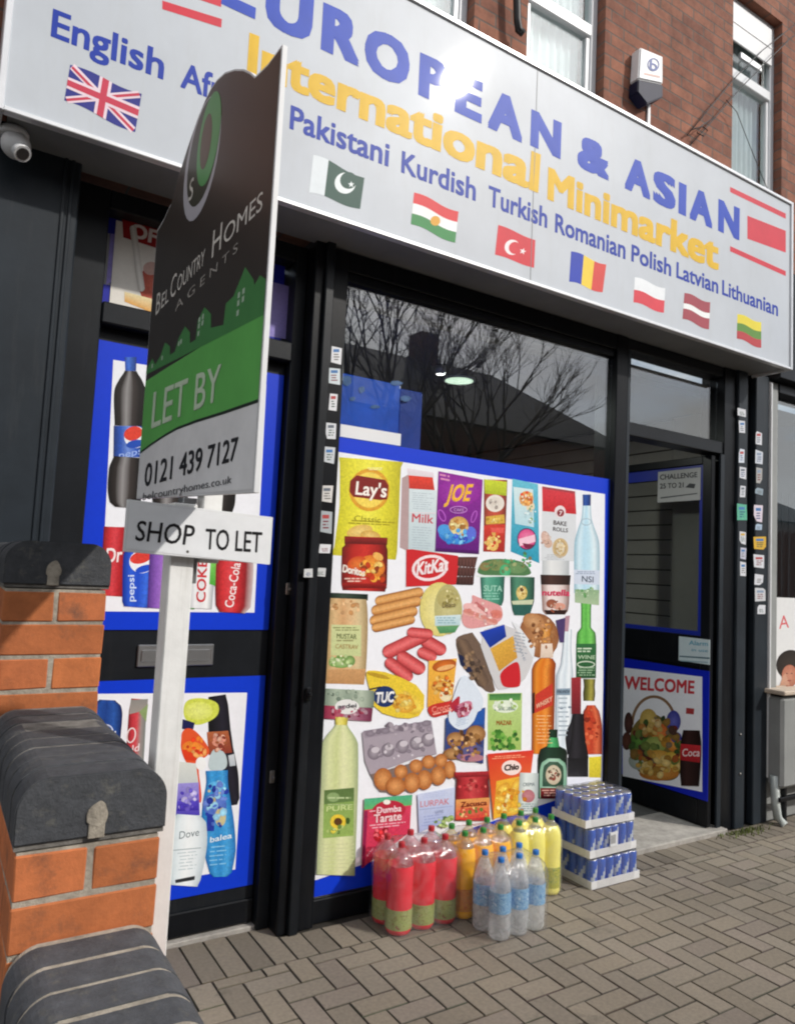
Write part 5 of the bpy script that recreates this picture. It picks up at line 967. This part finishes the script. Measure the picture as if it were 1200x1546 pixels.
# ---- welcome poster, notice and card on the open door
o = tag(MB().box(4.4165, 3.075, .205, 4.4195, 3.88, 1.045).build('welcome_poster', M['print_']), 'WELCOME poster of a food hamper on the lower panel of the open door', 'poster')
a = o.data.color_attributes.new('Col', 'FLOAT_COLOR', 'CORNER'); a.data.foreach_set('color', (list(lin('#0a20b4')) + [1.0]) * len(o.data.loops))
p = Print(atx(4.4165), (-1, 0, 0), base=.0006, step=.00018)
p.poly([(940, 1008), (1060, 1022), (1060, 1196), (940, 1172)], WHT)
p.crop(900, 880, 3.68)
p.text('WELCOME', (155, 590), (545, 618), (158, 512), '#c83a44', .05)
p.ring(320, 790, 128, 165, 16, '#8a6a4c', 0, 20, 180, 360).poly([(500, 695), (545, 700), (542, 732), (498, 728)], '#a8383a')
p.soft([(180, 830), (250, 740), (330, 720), (420, 800), (470, 900), (480, 1040), (430, 1110), (270, 1085), (190, 1000)], '#7a6a34')
for a in ((290, 760, 48, 60, '#b89a4c', '#d8bc6c'), (350, 830, 46, 50, '#c8602c', '#e08a4a'), (240, 880, 50, 60, '#3f6a2c', '#6a9a44'), (430, 770, 40, 60, '#3a3c90', '#6a6cc0'), (330, 900, 60, 46, '#8a9a4c', '#b0b86a'), (340, 990, 90, 60, '#c8923a', '#e8c068'), (240, 990, 60, 50, '#9aa49a', '#c4ccc2'), (420, 1000, 60, 60, '#c9a43c', '#e2c86a'), (350, 1060, 110, 40, '#b8742c', '#d89a4a'), (180, 780, 24, 60, '#3a2420', '#5c3a34'), (170, 880, 26, 50, '#4a2c24', '#6a4034'), (430, 900, 34, 40, '#c8762c', '#e0a04a'), (445, 860, 30, 30, '#2c3a9a', '#4c5cc0')): p.ell(a[0], a[1], a[2], a[3], a[4], mid=a[5])
p.clutter(330, 900, 140, 165, 70, ['#8a6a34', '#a85a2c', '#3f5a2c', '#6a7a3c', '#a8782c', '#7a6a54', '#4c342c', '#c09a4c', '#6a2c24', '#2c4224'], 24).clutter(360, 1010, 110, 70, 30, ['#c8a04a', '#d8b464', '#b0843a', '#e0c47c'], 22).clutter(300, 790, 60, 70, 16, ['#c8a860', '#b87a3c', '#d8bc84'], 20)
p.body([(530, 820, 46), (528, 880, 56), (526, 960, 58), (522, 1060, 56), (522, 1130, 50)], ['#1a0c0c', '#3a2220', '#2c1816', '#180a0a']).quad([(470, 895), (582, 905), (578, 1000), (466, 985)], '#c42c34', '#a82028').text('Coca', (478, 965), (576, 965), (482, 920), '#f0dada', .02)
p.build('print', M['print_'], o)
o = tag(MB().box(4.4305, 3.172, 2.195, 4.4335, 3.525, 2.42).build('notice_sheet', M['print_']), 'small white rectangular notice with black lettering on the glass of the open door', 'notice')
a = o.data.color_attributes.new('Col', 'FLOAT_COLOR', 'CORNER'); a.data.foreach_set('color', (list(lin('#b9bab8')) + [1.0]) * len(o.data.loops))
p = Print(atx(4.4305), (-1, 0, 0), base=.0006); p.crop(900, 500, 3.867)
p.text('CHALLENGE', (372, 868), (590, 852), (372, 836), '#34353a', .03).text('25 TO 21', (372, 920), (510, 912), (372, 888), '#3a3c40', .03).poly([(520, 912), (545, 888), (580, 892), (572, 918)], '#3a3c40').poly([(375, 978), (590, 950), (590, 944), (375, 970)], '#55575a')
p.build('print', M['print_'], o)
o = tag(MB().box(4.4165, 3.073, 1.088, 4.4195, 3.313, 1.252).build('info_card', M['print_']), 'pale blue information card on the middle rail of the open door', 'card')
a = o.data.color_attributes.new('Col', 'FLOAT_COLOR', 'CORNER'); a.data.foreach_set('color', (list(lin('#c3d2d6')) + [1.0]) * len(o.data.loops))
p = Print(atx(4.4165), (-1, 0, 0), base=.0006); p.crop(900, 880, 3.68)
p.text('Alarm', (515, 345), (620, 352), (516, 318), '#5aa0b8', .02).text('in use', (530, 380), (620, 386), (531, 362), '#5aa0b8', .01).quad([(462, 405), (630, 415), (630, 424), (462, 412)], '#54707c', '#54707c').quad([(468, 430), (620, 440), (620, 446), (468, 436)], '#8aaab4', '#8aaab4')
p.build('print', M['print_'], o)

# ---- barber poster in the neighbouring window
o, p = poster('salon_poster', 'white poster with red letters and a dark-haired head in the next-door window', 3.116, 5.19, .885, 5.75, 1.55, col='#dfe0e0')
p.crop(1130, 880, 3.87)
p.clutter(235, 470, 60, 70, 30, ['#2a2420', '#3a322c', '#1c1814', '#4a3c32'], 14).clutter(235, 545, 34, 44, 12, ['#b0705a', '#c48a72', '#d8a890'], 12).text('A', (178, 270), (236, 262), (176, 190), '#d8646a', .0).poly([(160, 640), (290, 640), (290, 605), (150, 600)], '#d8c2ac').ell(245, 480, 84, 88, '#2a2420', mid='#3a322c').ell(238, 545, 46, 66, '#b0705a', mid='#c48a72').poly([(180, 600), (200, 540), (215, 530), (240, 600)], '#c89880').ell(222, 530, 5, 3, '#2a1c18').ell(250, 530, 5, 3, '#2a1c18').ell(236, 572, 12, 4, '#8a4038')
p.build('print', M['print_'], o)
# ================================================================== STICKERS ON THE JAMBS
def place(i, n): 
    w = ['topmost', 'second', 'third', 'fourth', 'fifth', 'sixth', 'seventh', 'eighth', 'ninth', 'tenth', 'eleventh']
    return 'lowest' if i == n - 1 else w[i] + (' from the top' if i else '')
def sticker(px0, py0, px1, py1, y, label, group, col='#dcdde0', marks=1):
    P = aty(y); a = P(px0, py0); b = P(px1, py1); h = random.uniform(-.06, .06)
    r = Matrix.Rotation(h, 3, 'Y'); w, z = abs(b.x - a.x), abs(b.z - a.z)
    cx, cz = (a.x + b.x) / 2, (a.z + b.z) / 2; jj = lambda: random.uniform(.84, 1.04)
    pts = [(-w / 2 * jj(), -z / 2 * jj()), (w / 2 * jj(), -z / 2 * jj()), (w / 2 * jj(), z / 2 * jj()), (-w / 2 * jj(), z / 2 * jj())]
    if random.random() < .45: q = random.randint(0, 3); t0, t1 = random.uniform(.15, .4), random.uniform(.15, .35); A_, B_, D_ = pts[q], pts[q - 1], pts[(q + 1) % 4]; pts[q:q + 1] = [(A_[0] + (B_[0] - A_[0]) * t0, A_[1] + (B_[1] - A_[1]) * t0), (A_[0] + (D_[0] - A_[0]) * t1, A_[1] + (D_[1] - A_[1]) * t1)]
    o = tag(MB().prism([(cx + (r @ Vector((u, 0, v))).x, y, cz + (r @ Vector((u, 0, v))).z) for u, v in pts], (0, -.0008, 0)).build('sticker', M['print_']), label, 'sticker', group)
    me = o.data; ca = me.color_attributes.new('Col', 'FLOAT_COLOR', 'CORNER'); ca.data.foreach_set('color', (list(lin(col)) + [1.0]) * len(me.loops))
    p = Print(P, (0, -1, 0), base=.0012)
    W_, H_ = px1 - px0, py1 - py0; ink = random.choice(['#5a6470', '#7a2a34', '#2c4a7a', '#6a6a64', '#3c5a4a'])
    if H_ > 18: p.poly([(px0 + W_ * .2, py0 + H_ * .2), (px0 + W_ * .8, py0 + H_ * .2), (px0 + W_ * .8, py0 + H_ * .36), (px0 + W_ * .2, py0 + H_ * .36)], random.choice(['#4a7ab0', '#b04a4a', '#8a9ab0', '#c8a24a', '#6a727c']))
    p.fine(px0 + W_ * .2, py0 + H_ * .45, px0 + W_ * .85, py0 + H_ * .85, 3, ink, 0, .42)
    p.build('print', M['print_'], o); return o
LS = [(500, 521, 515, 550), (496, 553, 513, 581, '#cfd8dc'), (497, 592, 509, 621), (492, 636, 507, 664, '#d6d8dc'), (489, 673, 505, 701, '#c8ccd0'), (485, 731, 502, 760, '#d3d0cc'), (483, 770, 500, 806, '#a9b0b4'), (482, 821, 499, 836)]
for i, s in enumerate(LS): sticker(*s[:4], 3.0618, place(i, len(LS)).capitalize() + ' pale sticker in the column beside the grocery window', 'stickers left of the window', *(s[4:] or ['#dcdde0']))
for x0, y0, x1, y1, w in ((459, 858, 472, 873, 'round-edged'), (476, 857, 491, 871, 'torn')): sticker(x0, y0, x1, y1, 3.0345 if x0 < 470 else 3.0618, w + ' white scrap of paper on the pillar below the left sticker column', 'paper scraps on the pillar', '#c9cbcc')
RS_ = [(1113, 615, 1126, 630), (1115, 634, 1125, 655), (1115, 677, 1124, 700, '#cfd6e0'), (1116, 704, 1126, 724), (1117, 732, 1125, 752), (1112, 760, 1127, 787, '#5fae92'), (1116, 801, 1126, 822), (1117, 826, 1126, 845, '#bfc0d0'), (1117, 848, 1126, 870)]
for i, s in enumerate(RS_): sticker(*s[:4], 3.0445, ('Green sticker, ' if i == 5 else 'Pale sticker, ') + place(i, len(RS_)) + ', on the slim post right of the open door', 'stickers on the door post', *(s[4:] or ['#d2d4da']))
QS = [(1140, 650, 1150, 673), (1140, 679, 1151, 702, '#c8cdd6'), (1141, 704, 1150, 731, '#a9a8a6'), (1140, 735, 1152, 748, '#8fa0ac'), (1138, 761, 1151, 790, '#d8cdd8'), (1140, 790, 1150, 801, '#a8bcd0'), (1137, 809, 1156, 831, '#d2a83a'), (1137, 837, 1154, 858), (1139, 866, 1152, 884), (1139, 887, 1156, 909, '#c6c8cc'), (1143, 913, 1155, 928)]
for i, s in enumerate(QS): sticker(*s[:4], 3.0445, ('Yellow sticker, ' if i == 6 else 'Pale sticker, ') + place(i, len(QS)) + ', on the wide post at the shop corner', 'stickers on the corner post', *(s[4:] or ['#d2d4da']))

# ================================================================== DRINKS ON THE PAVEMENT
def bottle_prof(h, r, neck):
    return [(0.0, .004), (r * .62, .0), (r * .90, .006), (r, .022), (r * .97, .05), (r * .93, .075), (r * .98, .10), (r, h * .32), (r, h * .36), (r * .985, h * .52), (r, h * .56), (r * 1.0, h * .70), (r * .96, h * .76), (r * .84, h * .82), (r * .60, h * .875), (r * .38, h * .91), (neck, h * .935), (neck, h * .962)]
wrapm = M['wrap']
clearm = film_mat('clear_bottle_wall', (.93, .95, .96), .06, .05, milk=.12)
def bottle_meshes(nm, h, r, liq, fill, capm, label, clear=None, slim=False):
    """returns objects (body, cap, label) modelled at the origin; body switches from drink to clear wall at the fill line"""
    pr = bottle_prof(h, r, .0135)
    if slim: pr = [(0.0, .004), (r * .62, .0), (r * .92, .006), (r, .022), (r * .96, .045), (r, .07), (r, h * .30), (r * .95, h * .34), (r * .93, h * .46), (r * .93, h * .56), (r * .96, h * .62), (r * .88, h * .70), (r * .70, h * .78), (r * .52, h * .85), (r * .36, h * .91), (.0135, h * .94), (.0135, h * .962)]
    mis = [0 if pr[i + 1][1] < fill * h else 1 for i in range(len(pr) - 1)]
    b = MB().lathe(pr, 22, mis=mis).build('bottle', [liq, clear or clearm])
    c = MB().lathe([(0.0155, h * .945), (.0155, h * .994), (.0145, h), (0, h)], 14).build('cap', capm, b)
    z0, z1, cols = label
    o = MB().lathe([(r * 1.008, z0 * h + (z1 - z0) * h * k / 4) for k in range(5)], 22).build('label', label_mat(nm + '_label', cols), b, recalc=False)
    return b, (c, o)
def pack(name, label, cat, group, proto, spots, wrapbox, hgt, rz=0):
    """shrink-wrapped pack: bottles are parts (each with its cap and label), plus the film"""
    body, kids = proto
    cx = (wrapbox[0] + wrapbox[2]) / 2; cy = (wrapbox[1] + wrapbox[3]) / 2
    t = thing(name, label, cat, (cx, cy, 0), rz, group)
    for i, (x, y) in enumerate(spots):
        b = body.copy(); C.objects.link(b); b.parent = t; b.location = (x - cx, y - cy, .0005); b.rotation_euler = (random.uniform(-.01, .01), random.uniform(-.012, .012), random.uniform(0, 6.28))
        for k in kids:
            q = k.copy(); C.objects.link(q); q.parent = b
    x0, y0, x1, y1 = wrapbox; n = 40; ww = MB(); lev = [(0.004, 1.0), (.05, 1.0), (hgt * .33, .993), (hgt * .62, 1.0), (hgt * .76, .985), (hgt * .86, .90), (hgt * .925, .74), (hgt * .955, .5), (hgt * .962, .2)]
    vs = []
    for z, s in lev:
        for k in range(n):
            a = 2 * math.pi * k / n; e = .32
            ux = math.copysign(abs(math.cos(a)) ** e, math.cos(a)); uy = math.copysign(abs(math.sin(a)) ** e, math.sin(a))
            rr = s * (1 + .012 * math.sin(5 * a + z * 30) + .008 * math.sin(11 * a + z * 80)); vs.append((cx + ux * (x1 - x0) / 2 * rr, cy + uy * (y1 - y0) / 2 * rr, z + .004 * math.sin(3 * a + z * 20)))
    ww.add(vs, [[i * n + k, i * n + (k + 1) % n, (i + 1) * n + (k + 1) % n, (i + 1) * n + k] for i in range(len(lev) - 1) for k in range(n)], smooth=True)
    ww.build('shrink_wrap', wrapm, t)
    return t
def lab(*c): return c
red = bottle_meshes('red', .388, .0605, liquid('red_squash', (.80, .020, .042), 0), .80, M['cap_red'], (.07, .29, lab('#8a2030', '#8f9a52', '#a8b06a', '#8c9a50', '#b0b47a', '#7c8a48')), clear=film_mat('pink_clear_wall', (.95, .82, .84), .06, .06, milk=.22, milkcol=(.85, .55, .6)))
orange = bottle_meshes('orange', .388, .0545, liquid('orange_drink', (.95, .47, .012), 0), .86, M['cap_green'], (.10, .36, lab('#6a7a34', '#d8702a', '#e0a03a', '#c85a28', '#d8b050', '#7a8a3c')), clear=film_mat('yellow_clear_wall', (.95, .92, .78), .06, .06, milk=.22, milkcol=(.88, .8, .5)))
lemon = bottle_meshes('lemon', .388, .0545, liquid('lemon_drink', (.92, .84, .20), 0), .88, M['cap_green'], (.10, .36, lab('#c9b83a', '#8a9a3c', '#d8c84a', '#6a8a3a', '#e0d468', '#4f8a3c')), clear=film_mat('pale_yellow_wall', (.95, .95, .85), .06, .06, milk=.22, milkcol=(.88, .86, .65)))
water = bottle_meshes('water', .345, .050, film_mat('still_water', (.93, .95, .96), .10, .04, bump=.25, bscale=30, milk=.40, milkcol=(.98, .99, 1.0), mvar=.4, mscale=24), .93, M['cap_blue'], (.34, .60, lab('#c4d8e6', '#5a9ac8', '#9cc4e0', '#3f86c0', '#b4d2e6', '#d4e4ee')), slim=True)
G_ = 'packs of bottled drinks on the pavement'
pack('bottle_pack', 'shrink-wrapped six-pack of red squash bottles with red caps', 'bottle pack', G_, red, [(1.905 + i * .122, y) for y in (2.985, 2.868) for i in range(3)], (1.838, 2.800, 2.222, 3.052), .388)
pack('bottle_pack', 'shrink-wrapped six-pack of orange drink bottles beside the red pack', 'bottle pack', G_, orange, [(2.262 + i * .110, y) for y in (2.975, 2.862) for i in range(3)], (2.200, 2.800, 2.545, 3.036), .388)
pack('bottle_pack', 'shrink-wrapped six-pack of pale yellow lemon drink next to the cans', 'bottle pack', G_, lemon, [(2.605 + i * .110, y) for y in (2.985, 2.872) for i in range(3)], (2.548, 2.812, 2.885, 3.046), .388)
pack('bottle_pack', 'shrink-wrapped six-pack of clear water bottles with blue caps in front', 'bottle pack', G_, water, [(2.283 + i * .102 + (.012 if y > 2.65 else 0) * -1, y) for y in (2.722, 2.622) for i in range(3)], (2.225, 2.566, 2.545, 2.776), .345)
for pr in (red, orange, lemon, water):
    for k in pr[1] + (pr[0],): bpy.data.objects.remove(k)
# slabs of cans
def cancol(i, k):
    b = lin('#2a5cc4'); s = lin('#c3ccd6'); d = lin('#1c469c')
    if i in (0, 1): return s
    j = k - 12          # front of the can
    if abs(j - (i - 5)) <= 1 and 3 <= i <= 7 and (j - i + 5) != -1: return s
    return d if (k in (2, 3, 4)) else b
cr, chh = .0300, .140
cb = MB().lathe([(.022, 0), (.027, .004), (cr, .012), (cr, .032), (cr, .052), (cr, .072), (cr, .092), (cr, .11), (cr, chh - .014), (.0265, chh - .004), (.0255, chh), (.024, chh - .002), (0, chh - .002)], 16, cols=cancol, mis=[1, 1, 0, 0, 0, 0, 0, 0, 0, 1, 1, 1])
can0 = cb.build('can', [M['canprint'], M['canmetal']], vcol=True, recalc=False)
def slab(label, x, y, z, rz):
    t = thing('can_slab', label, 'can pack', (x, y, z), rz, 'slabs of blue cans stacked by the door')
    W, Dp = .372, .250; tr = MB()
    tr.box(-W / 2, -Dp / 2, .001, W / 2, Dp / 2, .005)
    for a in ((-W / 2, -Dp / 2, W / 2, -Dp / 2 + .003), (-W / 2, Dp / 2 - .003, W / 2, Dp / 2), (-W / 2, -Dp / 2 + .003, -W / 2 + .003, Dp / 2 - .003), (W / 2 - .003, -Dp / 2 + .003, W / 2, Dp / 2 - .003)): tr.box(a[0], a[1], .0055, a[2], a[3], .040)
    tr.local = True; o = tr.build('tray', M['tray']); o.parent = t
    for i in range(6):
        for j in range(4):
            c = can0.copy(); C.objects.link(c); c.parent = t; c.location = (-.1525 + i * .061, -.0915 + j * .061, .0055); c.rotation_euler = (0, 0, random.choice((-.9, -.5, 0, 0, .3, .8)) + random.uniform(-.2, .2))
    n = 44; vs = []; lev = [(.006, 1.01), (.04, 1.012), (.08, 1.0), (.135, 1.0), (.1495, .985), (.1525, .93), (.153, .5), (.152, .1)]
    for q, s in lev:
        for k in range(n):
            a = 2 * math.pi * k / n; e = .22
            ux = math.copysign(abs(math.cos(a)) ** e, math.cos(a)); uy = math.copysign(abs(math.sin(a)) ** e, math.sin(a))
            vs.append((ux * W / 2 * s * (1 + .006 * math.sin(7 * a + q * 60)), uy * Dp / 2 * s, q + .0025 * math.sin(6 * a + s * 9)))
    w = MB(); w.add(vs, [[i * n + k, i * n + (k + 1) % n, (i + 1) * n + (k + 1) % n, (i + 1) * n + k] for i in range(len(lev) - 1) for k in range(n)], smooth=True)
    o = w.build('shrink_wrap', wrapm); o.parent = t
    return t
s1 = slab('Lowest slab of blue cans in the stack by the shop door', 3.232, 2.915, 0.0005, .0)
s2 = slab('Middle slab of blue cans in the stack, with a white barcode label', 3.212, 2.922, .1575, .03)
s3 = slab('Topmost slab of blue cans in the stack by the shop door', 3.185, 2.92, .3145, -.01)
bc = MB().box(-.035, -.1305, .04, .025, -.1295, .115); o = bc.build('barcode_label', M['white']); o.parent = s2
bc = MB()
for k in range(9): bc.box(-.030 + k * .0045, -.1310, .055, -.0280 + k * .0045 - (k % 3) * .0006, -.1306, .1)
q = bc.build('bars', M['black']); q.parent = o
bpy.data.objects.remove(can0)

# ================================================================== THINGS INSIDE THE SHOP
cab = thing('blue_cabinet', 'blue advertising cabinet behind the upper left part of the window', 'cabinet', (1.9, 3.5, 1.2))
bx('casing', M['bluebox'], cab, 1.62, 3.30, 1.0, 2.05, 3.75, 2.60, .006); bx('side_panel', mat('deep_blue_panel', (.010, .06, .42), .5), cab, 2.051, 3.31, 1.0, 2.20, 3.75, 2.585, .006)
mm = MB(); P = aty(3.298)
for a in ((524, 575, 8, 9), (546, 588, 5, 6), (598, 578, 10, 4), (612, 602, 9, 5), (566, 614, 8, 3), (532, 602, 5, 4)):
    pts = [P(a[0] + a[2] * math.cos(t) * random.uniform(.7, 1.1), a[1] + a[3] * math.sin(t) * random.uniform(.7, 1.1)) for t in [k * math.pi / 7 for k in range(14)]]
    mm.prism(pts, (0, -.0008, 0))
mm.build('frosty_marks', mat('pale_blue_print', (.12, .25, .55), .6, var=.3, scale=30), cab)
cl = thing('ceiling_light', 'round pale green ceiling panel light inside the shop', 'ceiling light', (2.98, 4.04, 2.95))
MB().lathe([(0, 2.953), (.115, 2.953), (.115, 2.938), (.098, 2.936)], 28, at=(2.98, 4.04, 0)).build('rim', M['white'], cl); MB().lathe([(0, 2.9375), (.0975, 2.9375)], 28, at=(2.98, 4.04, 0)).build('diffuser', M['lampglow'], cl)
ld = bpy.data.lights.new('shop_light', 'AREA'); ld.shape = 'DISK'; ld.size = .19; ld.energy = 18; ld.color = (.95, 1, .92); lo = bpy.data.objects.new('shop_light', ld); C.objects.link(lo); lo.location = (2.98, 4.04, 2.93)
cl = thing('spotlight', 'small bright ceiling spotlight beside the round panel light', 'spotlight', (2.70, 3.87, 2.95))  # added lamp standing in for a bright reflection in the window glass
MB().lathe([(0, 2.953), (.034, 2.953), (.034, 2.90), (.028, 2.895)], 18, at=(2.70, 3.87, 0)).build('housing', M['white'], cl); MB().lathe([(0, 2.8965), (.0275, 2.8965)], 18, at=(2.70, 3.87, 0)).build('bulb', M['bulbglow'], cl)
ct = thing('shop_counter', 'low white counter behind the open door inside the shop', 'counter', (4.8, 5.2, 0))
bx('cabinet', M['cream'], ct, 4.62, 4.1, 0.03, 4.93, 6.4, 1.02, .006); bx('worktop', M['white'], ct, 4.60, 4.08, 1.021, 4.935, 6.42, 1.05, .004)
for k, (y, w) in enumerate(((4.28, .10), (4.52, .09), (4.78, .11), (5.05, .1))):
    tag(MB().box(4.66, y, 1.0505, 4.80, y + w, 1.16 + .02 * (k % 2), bev=.012, rot=Matrix.Rotation(.3 * (-1) ** k, 3, 'Z')).build('carton', M['white']), 'small white carton on the counter inside the shop, seen through the door glass', 'carton', 'cartons on the counter')
sh = thing('shelf_unit', 'dark stocked shelf unit at the back of the shop', 'shelf', (2.6, 6.6, 0))
bx('frame', M['dark'], sh, 1.8, 6.55, 0.03, 4.2, 6.95, 2.2, .005)
st = MB()
for z in (.5, .9, 1.3, 1.7, 2.21):
    x = 1.83
    while x < 4.1:
        w = random.uniform(.07, .16); h = random.uniform(.16, .3); st.box(x, 6.40, z, x + w - .01, 6.54, z + h, bev=.004, col=random.choice([lin(c) for c in ('#1f4fa8', '#8a2a2a', '#b8b4a8', '#2c6a44', '#a8822c', '#3a3a44', '#c8c8cc')])); x += w
st.build('stock', M['canprint'], sh, vcol=True)
bx('boards', M['dark'], sh, 1.8, 6.38, .46, 4.2, 6.545, .495)

# ================================================================== STREET FURNITURE AT THE RIGHT EDGE, WEEDS
gc = thing('grey_cabinet', 'grey metal cabinet on dark legs at the right edge outside the next shop', 'cabinet', (5.4, 2.9, 0))
bx('casing', M['grey'], gc, 5.03, 2.93, .25, 5.72, 3.05, .865, .02); bx('worktop', mat('beige_top', (.52, .43, .34), .6), gc, 5.0, 2.9, .885, 5.75, 3.055, .915, .006)
MB().box(5.05, 2.945, .866, 5.70, 3.045, .884, bev=.002).build('cover_strip', M['black'], gc)
for x in (5.09, 5.64):
    bx('leg', M['black'], gc, x, 2.95, 0, x + .03, 2.98, .249, .003)
MB().box(5.03, 2.945, .16, 5.72, 2.975, .19, bev=.003).build('rail', M['black'], gc)
P = aty(3.0)
tag(MB().tube([(5.035, 2.99, .33), (5.04, 2.985, .15), (5.05, 2.975, .05), (5.06, 2.93, .012)], .028, 12).build('drain_pipe', mat('pale_pipe', (.46, .50, .48), .5)), 'short pale drainpipe shoe at the foot of the corner post', 'pipe')
wd = MB()
for k in range(230):
    x = random.gauss(4.70, .12); y = 3.02 - abs(random.gauss(0, .045)); h = random.uniform(.008, .03); a = random.uniform(0, 6.28); w = random.uniform(.003, .006); l = random.uniform(-.015, .015)
    wd.add([(x - w * math.cos(a), y - w * math.sin(a), 0), (x + w * math.cos(a), y + w * math.sin(a), 0), (x + l, y + l * .7, h)], [[0, 1, 2]])
tag(wd.build('weeds', M['moss'], recalc=False), 'yellow-green weeds growing at the foot of the door posts', 'weeds', kind='stuff')

# ================================================================== THE OTHER SIDE OF THE STREET (seen in the glass)
def house(x0, x1, eave, ridge, label, hipped=False):
    h = thing('terraced_house', label, 'house', ((x0 + x1) / 2, -12, 0), 0, 'houses across the street')
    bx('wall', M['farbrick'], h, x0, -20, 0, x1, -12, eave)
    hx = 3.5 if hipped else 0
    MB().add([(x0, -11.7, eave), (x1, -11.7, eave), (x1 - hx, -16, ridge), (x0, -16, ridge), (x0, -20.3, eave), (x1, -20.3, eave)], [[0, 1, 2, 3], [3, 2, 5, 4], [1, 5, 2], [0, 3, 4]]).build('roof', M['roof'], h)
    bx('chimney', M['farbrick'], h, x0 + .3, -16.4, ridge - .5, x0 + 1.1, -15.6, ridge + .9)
    w = (x1 - x0)
    for cx, z0, z1 in ((x0 + w * .28, 3.4, 5.0), (x0 + w * .72, 3.4, 5.0), (x0 + w * .3, .9, 2.4)):
        o = MB().box(cx - .6, -12.0, z0, cx + .6, -11.95, z1).build('window', M['upvc'], h); MB().box(cx - .52, -11.949, z0 + .08, cx + .52, -11.94, z1 - .08).build('pane', mat('dark_pane', (.02, .025, .03), .1), o)
    bx('door', M['navy'], h, x0 + w * .68, -11.99, .06, x0 + w * .84, -11.93, 2.1)
for k, (a, b, e, r, l) in enumerate(((-14, -7, 6.2, 9.2, 'brick terraced house across the street, left end of the row'), (-7, 0, 6.2, 9.25, 'brick terraced house across the street, second in the row'), (0, 7, 6.3, 9.3, 'brick terraced house across the street opposite the side door'), (7, 14, 6.3, 9.4, 'brick terraced house across the street opposite the window'), (14, 21.5, 6.3, 9.45, 'hipped end house of the brick terrace across the street'), (26, 36, 4.6, 6.9, 'low detached brick house across the street beyond the terrace'))): house(a, b, e, r, l, k >= 4)  # last house is added to darken the neighbouring glass in place of a hedge
def branch(mb, p, d, L, r, depth):
    q = p + d * L; mb.tube([p, p + d * L * .5 + Vector((random.uniform(-1, 1), random.uniform(-1, 1), 0)) * L * .05, q], r, 5 if depth > 2 else 4, r1=r * .62)
    if depth == 0: return
    for k in range(3 if depth > 1 else 4):
        a = Vector((random.uniform(-1, 1), random.uniform(-1, 1), random.uniform(-.1, .9))); branch(mb, p + d * L * random.uniform(.55, 1), (d + a * .75).normalized(), L * random.uniform(.6, .8), r * .52, depth - 1)
def baretree(x, y, h, label, sd):
    random.seed(sd); t = thing('bare_tree', label, 'tree', (x, y, 0), 0, 'bare trees across the street')
    MB().tube([(x, y, 0), (x + .06, y, h * .2), (x, y + .05, h * .38)], .19, 9, r1=.14).build('trunk', M['bark'], t)
    c = MB()
    for k in range(7):
        a = k * .9; branch(c, Vector((x, y, h * (.30 + .012 * k))), Vector((math.cos(a) * .6, math.sin(a) * .6, 1)).normalized(), h * .24, .075, 4)
    c.build('crown', M['bark'], t, recalc=False)
baretree(8.3, -8.2, 10.5, 'leafless street tree across the road opposite the shop window', 3); baretree(11.6, -9.0, 10, 'leafless street tree across the road nearer the hipped house', 5)
bpy.data.objects.remove(_fo)
